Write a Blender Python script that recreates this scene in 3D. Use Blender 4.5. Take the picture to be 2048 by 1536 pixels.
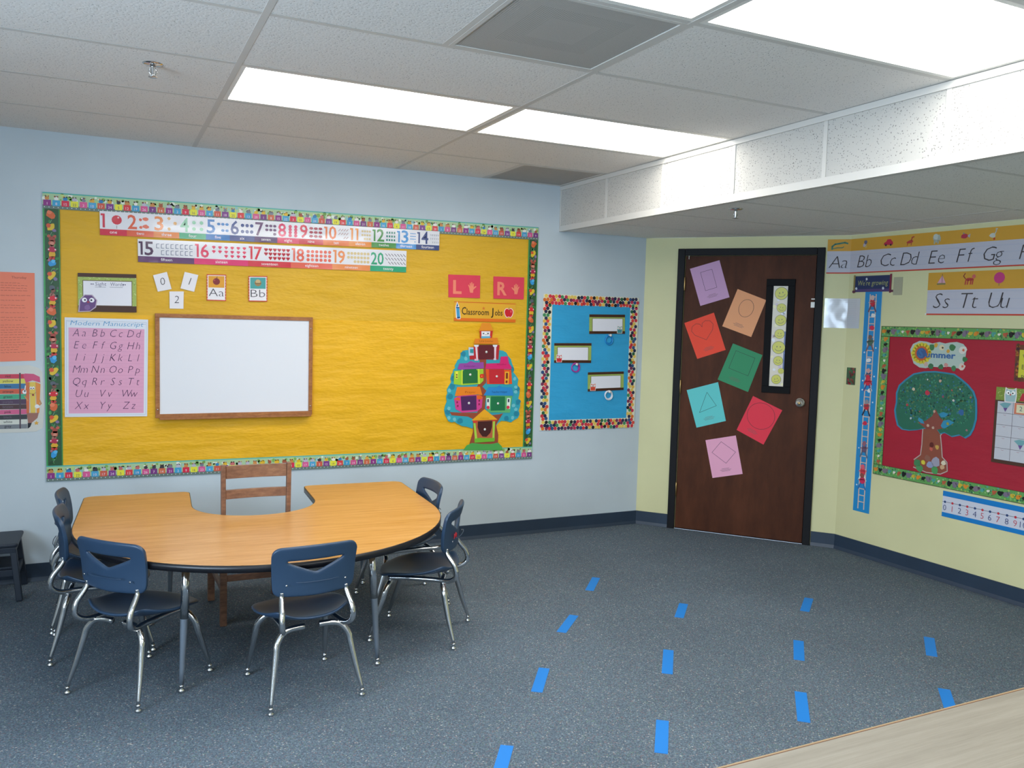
import bpy, bmesh, math, random
from mathutils import Vector, Matrix
scene = bpy.context.scene
for o in list(bpy.data.objects): bpy.data.objects.remove(o)
PI = math.pi
# ---------------------------------------------------------------- camera
cd = bpy.data.cameras.new('camera'); cam = bpy.data.objects.new('camera', cd)
scene.collection.objects.link(cam); scene.camera = cam
cd.sensor_width = 36; cd.lens = 29.48; cd.clip_start = .05
cr, cu, cf = Vector((.9004,-.43422,.02695)), Vector((.00829,.07907,.99683)), Vector((.43497,.89733,-.0748))
cam.matrix_world = Matrix(((cr.x,cu.x,-cf.x,-2.907),(cr.y,cu.y,-cf.y,-5.282),(cr.z,cu.z,-cf.z,1.522),(0,0,0,1)))
# ---------------------------------------------------------------- world, daylight, exposure
world = bpy.data.worlds.new('sky'); scene.world = world; world.use_nodes = True
world.node_tree.nodes['Background'].inputs[0].default_value = (.62,.78,1,1)
world.node_tree.nodes['Background'].inputs[1].default_value = 1.0
def area(name, loc, rot, sx, sy, power, col):
    l = bpy.data.lights.new(name, 'AREA'); l.shape = 'RECTANGLE'; l.size = sx; l.size_y = sy; l.energy = power; l.color = col
    o = bpy.data.objects.new(name, l); o.location = loc; o.rotation_euler = rot; scene.collection.objects.link(o); return o
DAY = 230
area('window_daylight', (-5.06,-4.6,1.5), (0,-PI/2,0), 1.3, 2.9, DAY, (.62,.80,1))
LAMP = 9.0
scene.view_settings.view_transform = 'Standard'; scene.view_settings.look = 'None'
scene.view_settings.exposure = 0.12; scene.view_settings.gamma = 1; scene.view_settings.use_curve_mapping = False
# ---------------------------------------------------------------- helpers
def lin(c):
    if isinstance(c, str):
        c = c.lstrip('#'); c = ''.join(x*2 for x in c) if len(c) == 3 else c; c = [int(c[i:i+2],16)/255 for i in (0,2,4)]
        c = [x/12.92 if x <= .04045 else ((x+.055)/1.055)**2.4 for x in c]
    return (c[0],c[1],c[2],1)
class Nt:
    def __init__(s, name):
        s.m = bpy.data.materials.new(name); s.m.use_nodes = True; s.n = s.m.node_tree.nodes; s.l = s.m.node_tree.links
        s.b = s.n['Principled BSDF']
    def add(s, t, **kw):
        x = s.n.new(t)
        for k, v in kw.items():
            if k.startswith('i_'): x.inputs[k[2:]].default_value = v
            elif k.startswith('n_'): x.inputs[int(k[2:])].default_value = v
            else: setattr(x, k, v)
        return x
    def link(s, a, b): s.l.new(a, b)
    def coords(s, scale=(1,1,1), rot=(0,0,0), kind='Object'):
        tc = s.add('ShaderNodeTexCoord'); mp = s.add('ShaderNodeMapping'); mp.inputs['Scale'].default_value = scale
        mp.inputs['Rotation'].default_value = rot
        if kind == 'World':
            g = s.add('ShaderNodeNewGeometry'); s.link(g.outputs['Position'], mp.inputs['Vector'])
        else: s.link(tc.outputs[kind], mp.inputs['Vector'])
        return mp.outputs['Vector']
    def noise(s, vec, scale, detail=2, rough=.5):
        x = s.add('ShaderNodeTexNoise'); x.inputs['Scale'].default_value = scale; x.inputs['Detail'].default_value = detail
        x.inputs['Roughness'].default_value = rough; s.link(vec, x.inputs['Vector']); return x
    def ramp(s, fac, stops, interp='LINEAR'):
        r = s.add('ShaderNodeValToRGB'); r.color_ramp.interpolation = interp
        e = r.color_ramp.elements
        while len(e) < len(stops): e.new(.5)
        for i, (p, c) in enumerate(stops): e[i].position = p; e[i].color = lin(c)
        s.link(fac, r.inputs[0]); return r.outputs[0]
    def bump(s, h, strength=.2, dist=.01):
        b = s.add('ShaderNodeBump'); b.inputs['Strength'].default_value = strength; b.inputs['Distance'].default_value = dist
        s.link(h, b.inputs['Height']); s.link(b.outputs[0], s.b.inputs['Normal'])
def simple(name, col, rough=.5, metal=0, bump=None, spec=.5, var=0):
    t = Nt(name); t.b.inputs['Roughness'].default_value = rough; t.b.inputs['Metallic'].default_value = metal
    t.b.inputs['Base Color'].default_value = lin(col); t.b.inputs['Specular IOR Level'].default_value = spec
    v = t.coords()
    if bump: t.bump(t.noise(v, bump[0], 3).outputs[0], bump[1], bump[2])
    if var:
        n = t.noise(v, 6, 3); c = lin(col)
        t.link(t.ramp(n.outputs[0], [(.3, [x*(1-var) for x in c[:3]]), (.7, [min(1,x*(1+var)) for x in c[:3]])]), t.b.inputs['Base Color'])
    return t.m
def printed(name, rough, wave=0, coat=0):
    t = Nt(name); a = t.add('ShaderNodeAttribute', attribute_name='Col'); t.link(a.outputs['Color'], t.b.inputs['Base Color'])
    t.b.inputs['Roughness'].default_value = rough; t.b.inputs['Coat Weight'].default_value = coat; t.b.inputs['Coat Roughness'].default_value = .06
    if wave: t.bump(t.noise(t.coords(kind='World', scale=(1,1,1)), 9, 1).outputs[0], 1, wave)
    return t.m
M = {}
M['print'] = printed('matte_printed_paper', .65)
M['gloss'] = printed('laminated_printed_paper', .12, .005, 1)
M['satin'] = printed('satin_printed_card', .38)
def wallmat(name, c):
    t = Nt(name); v = t.coords(kind='World'); n = t.noise(v, 2.2, 3)
    k = lin(c)
    t.link(t.ramp(n.outputs[0], [(.3,[x*.95 for x in k[:3]]),(.7,[x*1.03 for x in k[:3]])]), t.b.inputs['Base Color'])
    t.b.inputs['Roughness'].default_value = .62; t.bump(t.noise(v, 260, 2).outputs[0], .12, .002); return t.m
M['blue_wall'] = wallmat('pale_blue_wall_paint', '#c0cbd1')
M['yellow_wall'] = wallmat('pale_yellow_wall_paint', '#d3cf9f')
M['white_wall'] = wallmat('white_wall_paint', '#cfd2d0')
def carpet():
    t = Nt('speckled_blue_grey_carpet'); v = t.coords(kind='World')
    wn = t.noise(v, 150, 2, .7); big = t.noise(v, 1.1, 3)
    vo = t.add('ShaderNodeTexVoronoi'); vo.inputs['Scale'].default_value = 215; t.link(v, vo.inputs['Vector'])
    sep = t.add('ShaderNodeSeparateColor'); t.link(vo.outputs['Color'], sep.inputs[0])
    c1 = t.ramp(sep.outputs[0], [(0,'#55626e'),(.30,'#65737e'),(.55,'#5b6874'),(.74,'#71808a'),(.86,'#776c72'),(.93,'#657873'),(.978,'#a5a39e')], 'CONSTANT')
    mx = t.add('ShaderNodeMix', data_type='RGBA', blend_type='MULTIPLY'); mx.inputs[0].default_value = 1
    c2 = t.ramp(wn.outputs[0], [(.3,(.62,.62,.62)),(.7,(1.2,1.2,1.2))])
    t.link(c1, mx.inputs[6]); t.link(c2, mx.inputs[7])
    m2 = t.add('ShaderNodeMix', data_type='RGBA', blend_type='MULTIPLY'); m2.inputs[0].default_value = 1
    c3 = t.ramp(big.outputs[0], [(.35,(.90,.90,.90)),(.7,(1.06,1.06,1.06))])
    t.link(mx.outputs[2], m2.inputs[6]); t.link(c3, m2.inputs[7])
    t.link(m2.outputs[2], t.b.inputs['Base Color']); t.b.inputs['Roughness'].default_value = .95
    t.b.inputs['Specular IOR Level'].default_value = .15
    t.bump(wn.outputs[0], .6, .006); return t.m
M['carpet'] = carpet()
def wood(name, stops, scale, rough=.35, rot=(0,0,0), fine=22, kind='Object', coat=0, spec=.5):
    t = Nt(name); v = t.coords(scale, rot, kind); n = t.noise(v, fine, 5, .65); n2 = t.noise(v, fine*.22, 2)
    mx = t.add('ShaderNodeMix'); mx.inputs[0].default_value = .4; t.link(n.outputs[0], mx.inputs[2]); t.link(n2.outputs[0], mx.inputs[3])
    t.link(t.ramp(mx.outputs[0], stops), t.b.inputs['Base Color']); t.b.inputs['Roughness'].default_value = rough
    t.b.inputs['Coat Weight'].default_value = coat; t.b.inputs['Specular IOR Level'].default_value = spec; t.bump(n.outputs[0], .05, .002); return t.m
M['laminate'] = wood('honey_oak_laminate', [(.3,'#a9713a'),(.46,'#c08a4c'),(.56,'#c9955a'),(.7,'#d6a86f')], (.5,9,1), .3)
M['grey_laminate'] = wood('grey_wood_look_laminate', [(.3,'#736d62'),(.5,'#807a6e'),(.7,'#8b8579')], (.5,14,1), .4)
M['oak_frame'] = wood('brown_oak', [(.3,'#7d4a26'),(.5,'#9c6336'),(.7,'#b37a47')], (2,6,6), .4)
M['old_wood'] = wood('worn_brown_wood', [(.3,'#5a3c2c'),(.48,'#7a5540'),(.6,'#8a6248'),(.75,'#9f7658')], (2,5,6), .42, fine=14)
M['door_wood'] = wood('dark_walnut_veneer', [(.3,'#3a1c0e'),(.5,'#4c2815'),(.7,'#5c321d')], (2.2,2.2,.6), .6, fine=6, spec=.2)
M['tan_edge'] = simple('tan_edge_band', '#94805f', .45, var=.08)
M['brown_line'] = simple('brown_seam', '#6e4a30', .5)
M['black_edge'] = simple('black_vinyl_edge', '#15151a', .35)
M['frame_black'] = simple('black_painted_metal', '#17171a', .6, spec=.2)
M['lite_black'] = simple('black_window_trim', '#0d0d0f', .65, spec=.15)
M['base'] = simple('dark_blue_rubber_baseboard', '#273648', .45, var=.08)
M['plastic'] = simple('navy_blue_plastic', '#293f57', .38, bump=(420,.12,.001), spec=.5)
M['stool'] = simple('dark_navy_plastic', '#1b2431', .5, bump=(300,.2,.001))
M['chrome'] = simple('polished_chrome', (.62,.62,.62), .14, 1)
M['grey_metal'] = simple('grey_painted_leg', '#8b95a0', .3, .6)
M['brass'] = simple('worn_brass', '#a98a5a', .35, 1)
M['white_paint'] = simple('white_painted_metal', '#e6e4dc', .4)
M['whiteboard'] = simple('white_dry_erase_surface', '#dfe2e8', .28)
M['tape'] = simple('blue_painters_tape', '#0d76c6', .6, bump=(500,.1,.0005))
M['ylw_paper'] = None
def craft(name, c, sc):
    t = Nt(name); v = t.coords(kind='World'); vs = t.coords((1,1,3), kind='World'); n = t.noise(vs, 3.2, 4, .55); k = lin(c)
    t.link(t.ramp(n.outputs[0], [(.3,[x*.94 for x in k[:3]]),(.7,[min(1,x*1.04) for x in k[:3]])]), t.b.inputs['Base Color'])
    t.b.inputs['Roughness'].default_value = .55; t.bump(n.outputs[0], .9, sc); return t.m
M['ylw_paper'] = craft('yellow_craft_paper', '#e6ae10', .022); M['ylw_paper2'] = craft('yellow_craft_paper_upper', '#d9a81c', .022)
M['blue_paper'] = craft('bright_blue_craft_paper', '#2f9fcf', .014)
M['red_paper'] = craft('crimson_craft_paper', '#a3152c', .006)
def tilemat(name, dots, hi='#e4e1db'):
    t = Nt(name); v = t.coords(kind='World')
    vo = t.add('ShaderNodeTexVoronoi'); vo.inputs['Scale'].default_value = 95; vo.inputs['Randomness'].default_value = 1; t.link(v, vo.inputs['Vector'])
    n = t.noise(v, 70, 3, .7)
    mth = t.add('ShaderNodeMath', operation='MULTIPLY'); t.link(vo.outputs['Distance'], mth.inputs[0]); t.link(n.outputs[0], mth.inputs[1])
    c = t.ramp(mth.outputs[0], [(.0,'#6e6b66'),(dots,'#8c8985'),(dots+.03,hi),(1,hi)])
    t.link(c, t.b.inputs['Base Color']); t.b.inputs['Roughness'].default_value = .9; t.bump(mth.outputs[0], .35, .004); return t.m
M['tile'] = tilemat('fissured_ceiling_tile', .062)
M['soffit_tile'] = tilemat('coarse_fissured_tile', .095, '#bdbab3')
M['tee'] = simple('white_ceiling_grid_metal', '#cbc8c1', .55)
def perf():
    t = Nt('perforated_grey_metal'); v = t.coords((1,1,1), kind='World')
    vo = t.add('ShaderNodeTexVoronoi'); vo.inputs['Scale'].default_value = 125; vo.inputs['Randomness'].default_value = 0; t.link(v, vo.inputs['Vector'])
    c = t.ramp(vo.outputs['Distance'], [(0,(0,0,0)),(.42,(0,0,0)),(.48,(1,1,1)),(1,(1,1,1))]); t.link(c, t.b.inputs['Alpha'])
    t.b.inputs['Base Color'].default_value = lin('#c4c1ba'); t.b.inputs['Roughness'].default_value = .6; return t.m
M['perf'] = perf()
M['vent_plate'] = simple('grey_diffuser_plate', '#c9c6bf', .7); M['vent_dark'] = simple('dark_duct_lining', '#2b2927', .8)
M['knob'] = simple('satin_chrome_knob', (.85,.85,.84), .28, 1)
def emis(name, col, st):
    t = Nt(name); t.b.inputs['Base Color'].default_value = lin('#f4f4ee'); t.b.inputs['Emission Color'].default_value = (*col,1)
    t.b.inputs['Emission Strength'].default_value = st; t.b.inputs['Roughness'].default_value = .4
    v = t.coords(kind='World'); t.bump(t.noise(v, 200, 1).outputs[0], .2, .002); return t.m
M['lamp'] = emis('lit_fluorescent_diffuser', (1,.975,.93), LAMP)
t = Nt('clear_glass'); t.b.inputs['Roughness'].default_value = .05; t.b.inputs['Transmission Weight'].default_value = 0
tr = t.add('ShaderNodeBsdfTransparent'); mixs = t.add('ShaderNodeMixShader'); mixs.inputs[0].default_value = .08
t.link(tr.outputs[0], mixs.inputs[1]); t.link(t.b.outputs[0], mixs.inputs[2]); t.link(mixs.outputs[0], t.n['Material Output'].inputs[0]); M['glass'] = t.m

def setp(o, label=None, cat=None, group=None, kind=None):
    if label: o['label'] = label
    if cat: o['category'] = cat
    if group: o['group'] = group
    if kind: o['kind'] = kind
    return o
def empty(name, loc=(0,0,0), rz=0, parent=None):
    o = bpy.data.objects.new(name, None); o.empty_display_size = .05; scene.collection.objects.link(o)
    o.location = loc; o.rotation_euler[2] = rz
    if parent: o.parent = parent
    return o
class MB:
    def __init__(s): s.v = []; s.f = []; s.c = []
    def add(s, verts, faces, col=None):
        n = len(s.v); s.v += [tuple(v) for v in verts]; s.f += [tuple(n+i for i in f) for f in faces]; s.c += [col]*len(faces); return s
    def box(s, x0,y0,z0,x1,y1,z1, col=None):
        v = [(x,y,z) for z in (z0,z1) for y in (y0,y1) for x in (x0,x1)]
        return s.add(v, [(0,2,3,1),(4,5,7,6),(0,1,5,4),(2,6,7,3),(0,4,6,2),(1,3,7,5)], col)
    def prism(s, poly, z0, z1, col=None):
        n = len(poly); a = sum(poly[i][0]*poly[(i+1)%n][1]-poly[(i+1)%n][0]*poly[i][1] for i in range(n))
        if a < 0: poly = poly[::-1]
        v = [(x,y,z0) for x,y in poly]+[(x,y,z1) for x,y in poly]
        return s.add(v, [tuple(range(n))[::-1], tuple(range(n,2*n))]+[(i,(i+1)%n,n+(i+1)%n,n+i) for i in range(n)], col)
    def slab(s, pts3, nrm, th, col=None):      # polygon of 3D points, extruded by th along nrm
        n = len(pts3); a = [Vector(p) for p in pts3]; b = [p+Vector(nrm)*th for p in a]
        return s.add(a+b, [tuple(range(n))[::-1], tuple(range(n,2*n))]+[(i,(i+1)%n,n+(i+1)%n,n+i) for i in range(n)], col)
    def tube(s, pts, rad, seg=10, col=None, sub=6, cap=True, closed=False):
        P = [Vector(p) for p in pts]; n = len(P)
        R = rad if isinstance(rad, (list,tuple)) else [rad]*n
        pp, rr = [], []
        rng = n if closed else n-1
        for i in range(rng):
            p0, p1, p2, p3 = (P[(i-1)%n], P[i], P[(i+1)%n], P[(i+2)%n]) if closed else (P[max(i-1,0)], P[i], P[i+1], P[min(i+2,n-1)])
            for k in range(sub):
                u = k/sub; pp.append(.5*((2*p1)+(p2-p0)*u+(2*p0-5*p1+4*p2-p3)*u*u+(3*p1-p0-3*p2+p3)*u**3)); rr.append(R[i]*(1-u)+R[(i+1)%n]*u)
        if not closed: pp.append(P[-1]); rr.append(R[-1])
        m = len(pp); verts = []; up = None
        for i in range(m):
            d = (pp[(i+1)%m]-pp[i-1]) if closed else (pp[min(i+1,m-1)]-pp[max(i-1,0)])
            d.normalize()
            if up is None: up = Vector((0,0,1)) if abs(d.z) < .9 else Vector((1,0,0))
            a = d.cross(up).normalized(); up = a.cross(d).normalized()
            verts += [pp[i]+(a*math.cos(2*PI*k/seg)+up*math.sin(2*PI*k/seg))*rr[i] for k in range(seg)]
        F = [(i*seg+k, i*seg+(k+1)%seg, ((i+1)%m)*seg+(k+1)%seg, ((i+1)%m)*seg+k) for i in range(m if closed else m-1) for k in range(seg)]
        if cap and not closed: F += [tuple(range(seg))[::-1], tuple((m-1)*seg+k for k in range(seg))]
        return s.add(verts, F, col)
    def lathe(s, prof, c=(0,0,0), seg=14, axis='z', col=None):
        v = []; n = len(prof)
        for r, h in prof:
            for k in range(seg):
                a = 2*PI*k/seg; p = (r*math.cos(a), r*math.sin(a), h)
                if axis == 'y': p = (p[0], -p[2], p[1])
                v.append((p[0]+c[0], p[1]+c[1], p[2]+c[2]))
        F = [(i*seg+k, i*seg+(k+1)%seg, (i+1)*seg+(k+1)%seg, (i+1)*seg+k) for i in range(n-1) for k in range(seg)]
        F += [tuple(range(seg))[::-1], tuple((n-1)*seg+k for k in range(seg))]
        return s.add(v, F, col)
    def build(s, name, mat, parent=None, smooth=False, bevel=0):
        me = bpy.data.meshes.new(name); me.from_pydata(s.v, [], s.f); me.materials.append(mat)
        if any(c is not None for c in s.c):
            at = me.color_attributes.new('Col', 'FLOAT_COLOR', 'CORNER'); arr = []
            cache = {}
            for f, c in zip(s.f, s.c):
                if c not in cache: cache[c] = lin(c or '#ffffff')
                arr += list(cache[c])*len(f)
            at.data.foreach_set('color', arr)
        if smooth: me.polygons.foreach_set('use_smooth', [True]*len(me.polygons))
        me.update()
        o = bpy.data.objects.new(name, me); scene.collection.objects.link(o)
        if parent: o.parent = parent
        if bevel:
            b = o.modifiers.new('bevel','BEVEL'); b.width = bevel; b.segments = 2; b.limit_method = 'ANGLE'
        return o
def inst(o, parent=None, loc=None):
    c = o.copy(); scene.collection.objects.link(c)
    if parent is not None: c.parent = parent
    if loc is not None: c.location = loc
    return c
def copy_tree(o, parent=None):
    c = o.copy(); scene.collection.objects.link(c); c.parent = parent
    for ch in list(o.children): copy_tree(ch, c)
    return c
def clip(poly, a, b, c):       # keep a*x+b*y <= c
    out = []
    for i in range(len(poly)):
        p, q = poly[i], poly[(i+1)%len(poly)]; dp, dq = a*p[0]+b*p[1]-c, a*q[0]+b*q[1]-c
        if dp <= 0: out.append(p)
        if (dp < 0 < dq) or (dq < 0 < dp):
            t = dp/(dp-dq); out.append((p[0]+(q[0]-p[0])*t, p[1]+(q[1]-p[1])*t))
    return out
# ---------------------------------------------------------------- wall frames: (a, b) metres on a wall, o metres out into the room
TH = .865343; DD = Vector((math.cos(TH), -math.sin(TH), 0)); DN = Vector((-math.sin(TH), -math.cos(TH), 0)); XC = .73862; SC = 1.428
CORN = Vector((XC,0,0))+DD*SC; RD = Vector((.05,-1.358,0)).normalized(); RN = Vector((RD.y,-RD.x,0))
H = 2.480; HS = 2.167; T = .61; WL = -4.88; WF = -7.93
def PB(a, b, o): return Vector((a, -o, b))
def PD(a, b, o): return Vector((XC,0,b))+DD*a+DN*o
CN = (DN+RN).normalized()/max(.1,(DN+RN).normalized().dot(DN))
def PQ(a, b, o):
    if abs(a-SC) < 1e-6: p = CORN+CN*o
    elif a < SC: p = Vector((XC,0,0))+DD*a+DN*o
    else: p = CORN+RD*(a-SC)+RN*o
    return Vector((p.x,p.y,b))
def quad(tl, tr, br, bl):
    def m(u, v): return tuple((tl[i]*(1-u)+tr[i]*u)*(1-v)+(bl[i]*(1-u)+br[i]*u)*v for i in (0,1))
    return m
def sheetm(c, w, h, deg):       # centre, size, rotation -> map with v downwards
    ca, sa = math.cos(math.radians(deg)), math.sin(math.radians(deg))
    def m(u, v):
        x, y = (u-.5)*w, (.5-v)*h; return (c[0]+x*ca-y*sa, c[1]+x*sa+y*ca)
    return m
ID = lambda u, v: (u, v)
TC = {}
def glyphs(txt, thin):
    k = (txt, thin)
    if k not in TC:
        cu_ = bpy.data.curves.new('t','FONT'); cu_.body = txt; cu_.size = 1; cu_.resolution_u = 2; cu_.offset = thin
        o = bpy.data.objects.new('t', cu_); scene.collection.objects.link(o)
        me = o.to_mesh(); TC[k] = ([(v.co.x, v.co.y) for v in me.vertices], [tuple(p.vertices) for p in me.polygons])
        o.to_mesh_clear(); bpy.data.objects.remove(o); bpy.data.curves.remove(cu_)
    return TC[k]
CAP = None
class Art:
    def __init__(s, P, off=0, corner=False): s.P = P; s.o = off; s.b = MB(); s.p = MB(); s.corner = corner
    def nrm(s, a): return (s.P(a,1,1)-s.P(a,1,0))
    def base(s, pts, col, th=.0015):
        "the sheet itself; pts counter-clockwise seen from the room"
        if s.corner and min(p[0] for p in pts) < SC-1e-4 and max(p[0] for p in pts) > SC+1e-4:
            L_ = clip(pts, 1, 0, SC); R_ = clip(pts, -1, 0, -SC)
        else: L_, R_ = pts, None
        for q in (L_, R_):
            if q:
                A = sum(q[i][0]*q[(i+1)%len(q)][1]-q[(i+1)%len(q)][0]*q[i][1] for i in range(len(q)))
                if A < 0: q = q[::-1]
                n = len(q); v = [s.P(a,b,s.o) for a,b in q]+[s.P(a,b,s.o+th) for a,b in q]
                s.b.add(v, [tuple(range(n))[::-1], tuple(range(n,2*n))]+[(i,(i+1)%n,n+(i+1)%n,n+i) for i in range(n)], col)
        s.top = s.o+th
    def mb(s, m, col, th=.0015): s.base([m(0,0),m(0,1),m(1,1),m(1,0)], col, th); return m
    def poly(s, pts, col, L=1, m=ID):
        q = [m(*p) for p in pts]
        A = sum(q[i][0]*q[(i+1)%len(q)][1]-q[(i+1)%len(q)][0]*q[i][1] for i in range(len(q)))
        if A < 0: q = q[::-1]
        o = s.top+L*.0003
        if s.corner and min(p[0] for p in q) < SC-1e-4 and max(p[0] for p in q) > SC+1e-4:
            for z in (clip(q,1,0,SC), clip(q,-1,0,-SC)):
                if len(z) > 2: s.p.add([s.P(a,b,o) for a,b in z], [tuple(range(len(z)))], col)
            return
        s.p.add([s.P(a,b,o) for a,b in q], [tuple(range(len(q)))], col)
    def rect(s, u0, v0, u1, v1, col, L=1, m=ID): s.poly([(u0,v0),(u1,v0),(u1,v1),(u0,v1)], col, L, m)
    def circ(s, u, v, r, col, L=2, m=ID, n=14, ry=None, rot=0, jag=0):
        c = m(u,v); ry = ry or r; q = []
        for k in range(n):
            a = 2*PI*k/n; j = 1+random.uniform(-jag,jag); x, y = r*j*math.cos(a), ry*j*math.sin(a)
            q.append((c[0]+x*math.cos(rot)-y*math.sin(rot), c[1]+x*math.sin(rot)+y*math.cos(rot)))
        s.poly(q, col, L)
    def line(s, pts, w, col, L=3, m=ID, close=False):
        q = [m(*p) for p in pts]
        if close: q = q+[q[0]]
        for a, b in zip(q, q[1:]):
            dx, dy = b[0]-a[0], b[1]-a[1]; l = math.hypot(dx,dy) or 1; dx, dy = dx/l, dy/l; nx, ny = -dy*w/2, dx*w/2; e = w*.35
            s.poly([(a[0]-dx*e+nx,a[1]-dy*e+ny),(a[0]-dx*e-nx,a[1]-dy*e-ny),(b[0]+dx*e-nx,b[1]+dy*e-ny),(b[0]+dx*e+nx,b[1]+dy*e+ny)], col, L)
    def text(s, txt, u, v, h, col, L=4, m=ID, align='L', shear=0, w=None, thin=0, rot=0, xs=1):
        V, Fc = glyphs(txt, thin)
        if not V: return
        k = h/.69; x0 = min(p[0] for p in V); x1 = max(p[0] for p in V)
        sx = k*xs if w is None else w/(x1-x0); p0 = m(u,v)
        q = m(u+.01,v); ex = Vector((q[0]-p0[0], q[1]-p0[1])).normalized()
        if rot: ex = Matrix.Rotation(rot,2)@ex
        ey = Vector((-ex.y, ex.x)); ox = {'L':x0,'C':(x0+x1)/2,'R':x1}[align]
        out = []
        for x, y in V:
            xx, yy = (x-ox)*sx+y*k*shear, y*k; d = ex*xx+ey*yy; out.append(s.P(p0[0]+d.x, p0[1]+d.y, s.top+L*.0003))
        s.p.add(out, Fc, col)
    def done(s, name, label=None, cat=None, group=None, mat='print', parent=None, pname='printing'):
        o = s.b.build(name, M[mat], parent)
        if s.p.v: s.p.build(pname, M[mat], o)
        return setp(o, label, cat, group)
# ================================================================ ROOM SHELL
room = [(WL,0),(XC,0),(CORN.x,CORN.y),((CORN+RD*6.84).x,WF),(WL,WF)]
MB().prism(room, -.06, 0).build('floor', M['carpet'])['kind'] = 'structure'
w = MB().box(WL-.1,0,0,XC+.06,.1,H).build('wall_back', M['blue_wall']); w['kind'] = 'structure'
def wall_slab(p, q, n, z0, z1, mb):
    mb.prism([(p.x,p.y),(q.x,q.y),(q.x-n.x*.1,q.y-n.y*.1),(p.x-n.x*.1,p.y-n.y*.1)], z0, z1)
DS0, DS1, DTOP = .300, 1.214, 2.035
A0 = Vector((XC,0,0)); mb = MB()
wall_slab(A0, A0+DD*DS0, DN, 0, HS, mb); wall_slab(A0+DD*DS1, CORN, DN, 0, HS, mb); wall_slab(A0+DD*DS0, A0+DD*DS1, DN, DTOP, HS, mb)
w = mb.build('wall_corner', M['yellow_wall']); w['kind'] = 'structure'
mb = MB(); wall_slab(CORN, CORN+RD*6.85, RN, 0, HS, mb)
w = mb.build('wall_right', M['yellow_wall']); w['kind'] = 'structure'
w = MB().box(WL-.1,WF-.1,0,1.9,WF,H).build('wall_front', M['white_wall']); w['kind'] = 'structure'
mb = MB()                                                      # left wall with the window opening, out of view
y0, y1, z0, z1 = -6.2, -3.0, .85, 2.2
mb.box(WL-.1,WF,0,WL,y0,H).box(WL-.1,y1,0,WL,0,H).box(WL-.1,y0,0,WL,y1,z0).box(WL-.1,y0,z1,WL,y1,H)
w = mb.build('wall_left', M['blue_wall']); w['kind'] = 'structure'
win = empty('window_1', (WL,(y0+y1)/2,z0)); win['kind'] = 'structure'
for a, b, c, d in ((y0,z0,y1,z0+.05),(y0,z1-.05,y1,z1),(y0,z0,y0+.05,z1),(y1-.05,z0,y1,z1),(-4.63,z0,-4.57,z1)):
    MB().box(-.07,a-(y0+y1)/2,b-z0,-.02,c-(y0+y1)/2,d-z0).build('window_frame', M['white_paint'], win)
MB().box(-.05,y0-(y0+y1)/2+.05,.05,-.045,y1-(y0+y1)/2-.05,z1-z0-.05).build('pane', M['glass'], win)
# baseboards
def basebd(name, p, q, n):
    mb = MB(); P0, P1 = p, q
    prof = [(0.0005,0),(.014,0),(.010,.012),(.006,.022),(.005,.098),(.0005,.1)]
    v = [(e.x+n.x*o, e.y+n.y*o, z+.001) for e in (P0,P1) for o, z in prof]; k = len(prof)
    mb.add(v, [(i,(i+1)%k,k+(i+1)%k,k+i) for i in range(k)]+[tuple(range(k))[::-1],tuple(range(k,2*k))])
    o = mb.build(name, M['base']); o['kind'] = 'structure'
basebd('baseboard_back', Vector((WL,0,0)), Vector((XC,0,0)), Vector((0,-1,0)))
basebd('baseboard_corner', A0, A0+DD*(DS0-.055), DN)
basebd('baseboard_corner.001', A0+DD*(DS1+.055), CORN, DN)
basebd('baseboard_right', CORN, CORN+RD*6.8, RN)
# ---------------------------------------------------------------- door
dr = empty('door_1', (0,0,0)); dr['kind'] = 'structure'
def dbox(name, mat, a0, a1, z0, z1, o0, o1, parent=dr, bevel=0, P=PD):
    mb = MB(); mb.add([P(a,z,o) for z in (z0,z1) for o in (o1,o0) for a in (a0,a1)], [(0,2,3,1),(4,5,7,6),(0,1,5,4),(2,6,7,3),(0,4,6,2),(1,3,7,5)])
    return mb.build(name, mat, parent, bevel=bevel)
dbox('door_slab', M['door_wood'], DS0+.004, DS1-.004, .008, DTOP-.004, -.045, -.004)
for nm, a0, a1, b0, b1 in (('door_jamb',DS0-.052,DS0,.001,DTOP+.05),('door_jamb',DS1,DS1+.052,.001,DTOP+.05),('door_header',DS0,DS1,DTOP,DTOP+.05)):
    dbox(nm, M['frame_black'], a0, a1, b0, b1, .0005, .022, bevel=.004)
for a0, a1 in ((DS0-.001,DS0+.012),(DS1-.012,DS1+.001)): dbox('door_stop', M['frame_black'], a0, a1, .001, DTOP, -.09, -.046)
dbox('door_stop', M['frame_black'], DS0, DS1, DTOP-.012, DTOP, -.09, -.046)
dbox('gap_light_stop', M['lite_black'], DS0, DS1, .0005, .009, -.05, -.006)  # added strip, keeps outside light from showing under the slab
for zc in (1.83, 1.07, .30):
    c = PD(DS0+.002, zc-.05, .006); MB().lathe([(.0065,0),(.0075,.002),(.0075,.098),(.0065,.1)], c, 10).build('hinge', M['brass'], dr, True)
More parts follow.
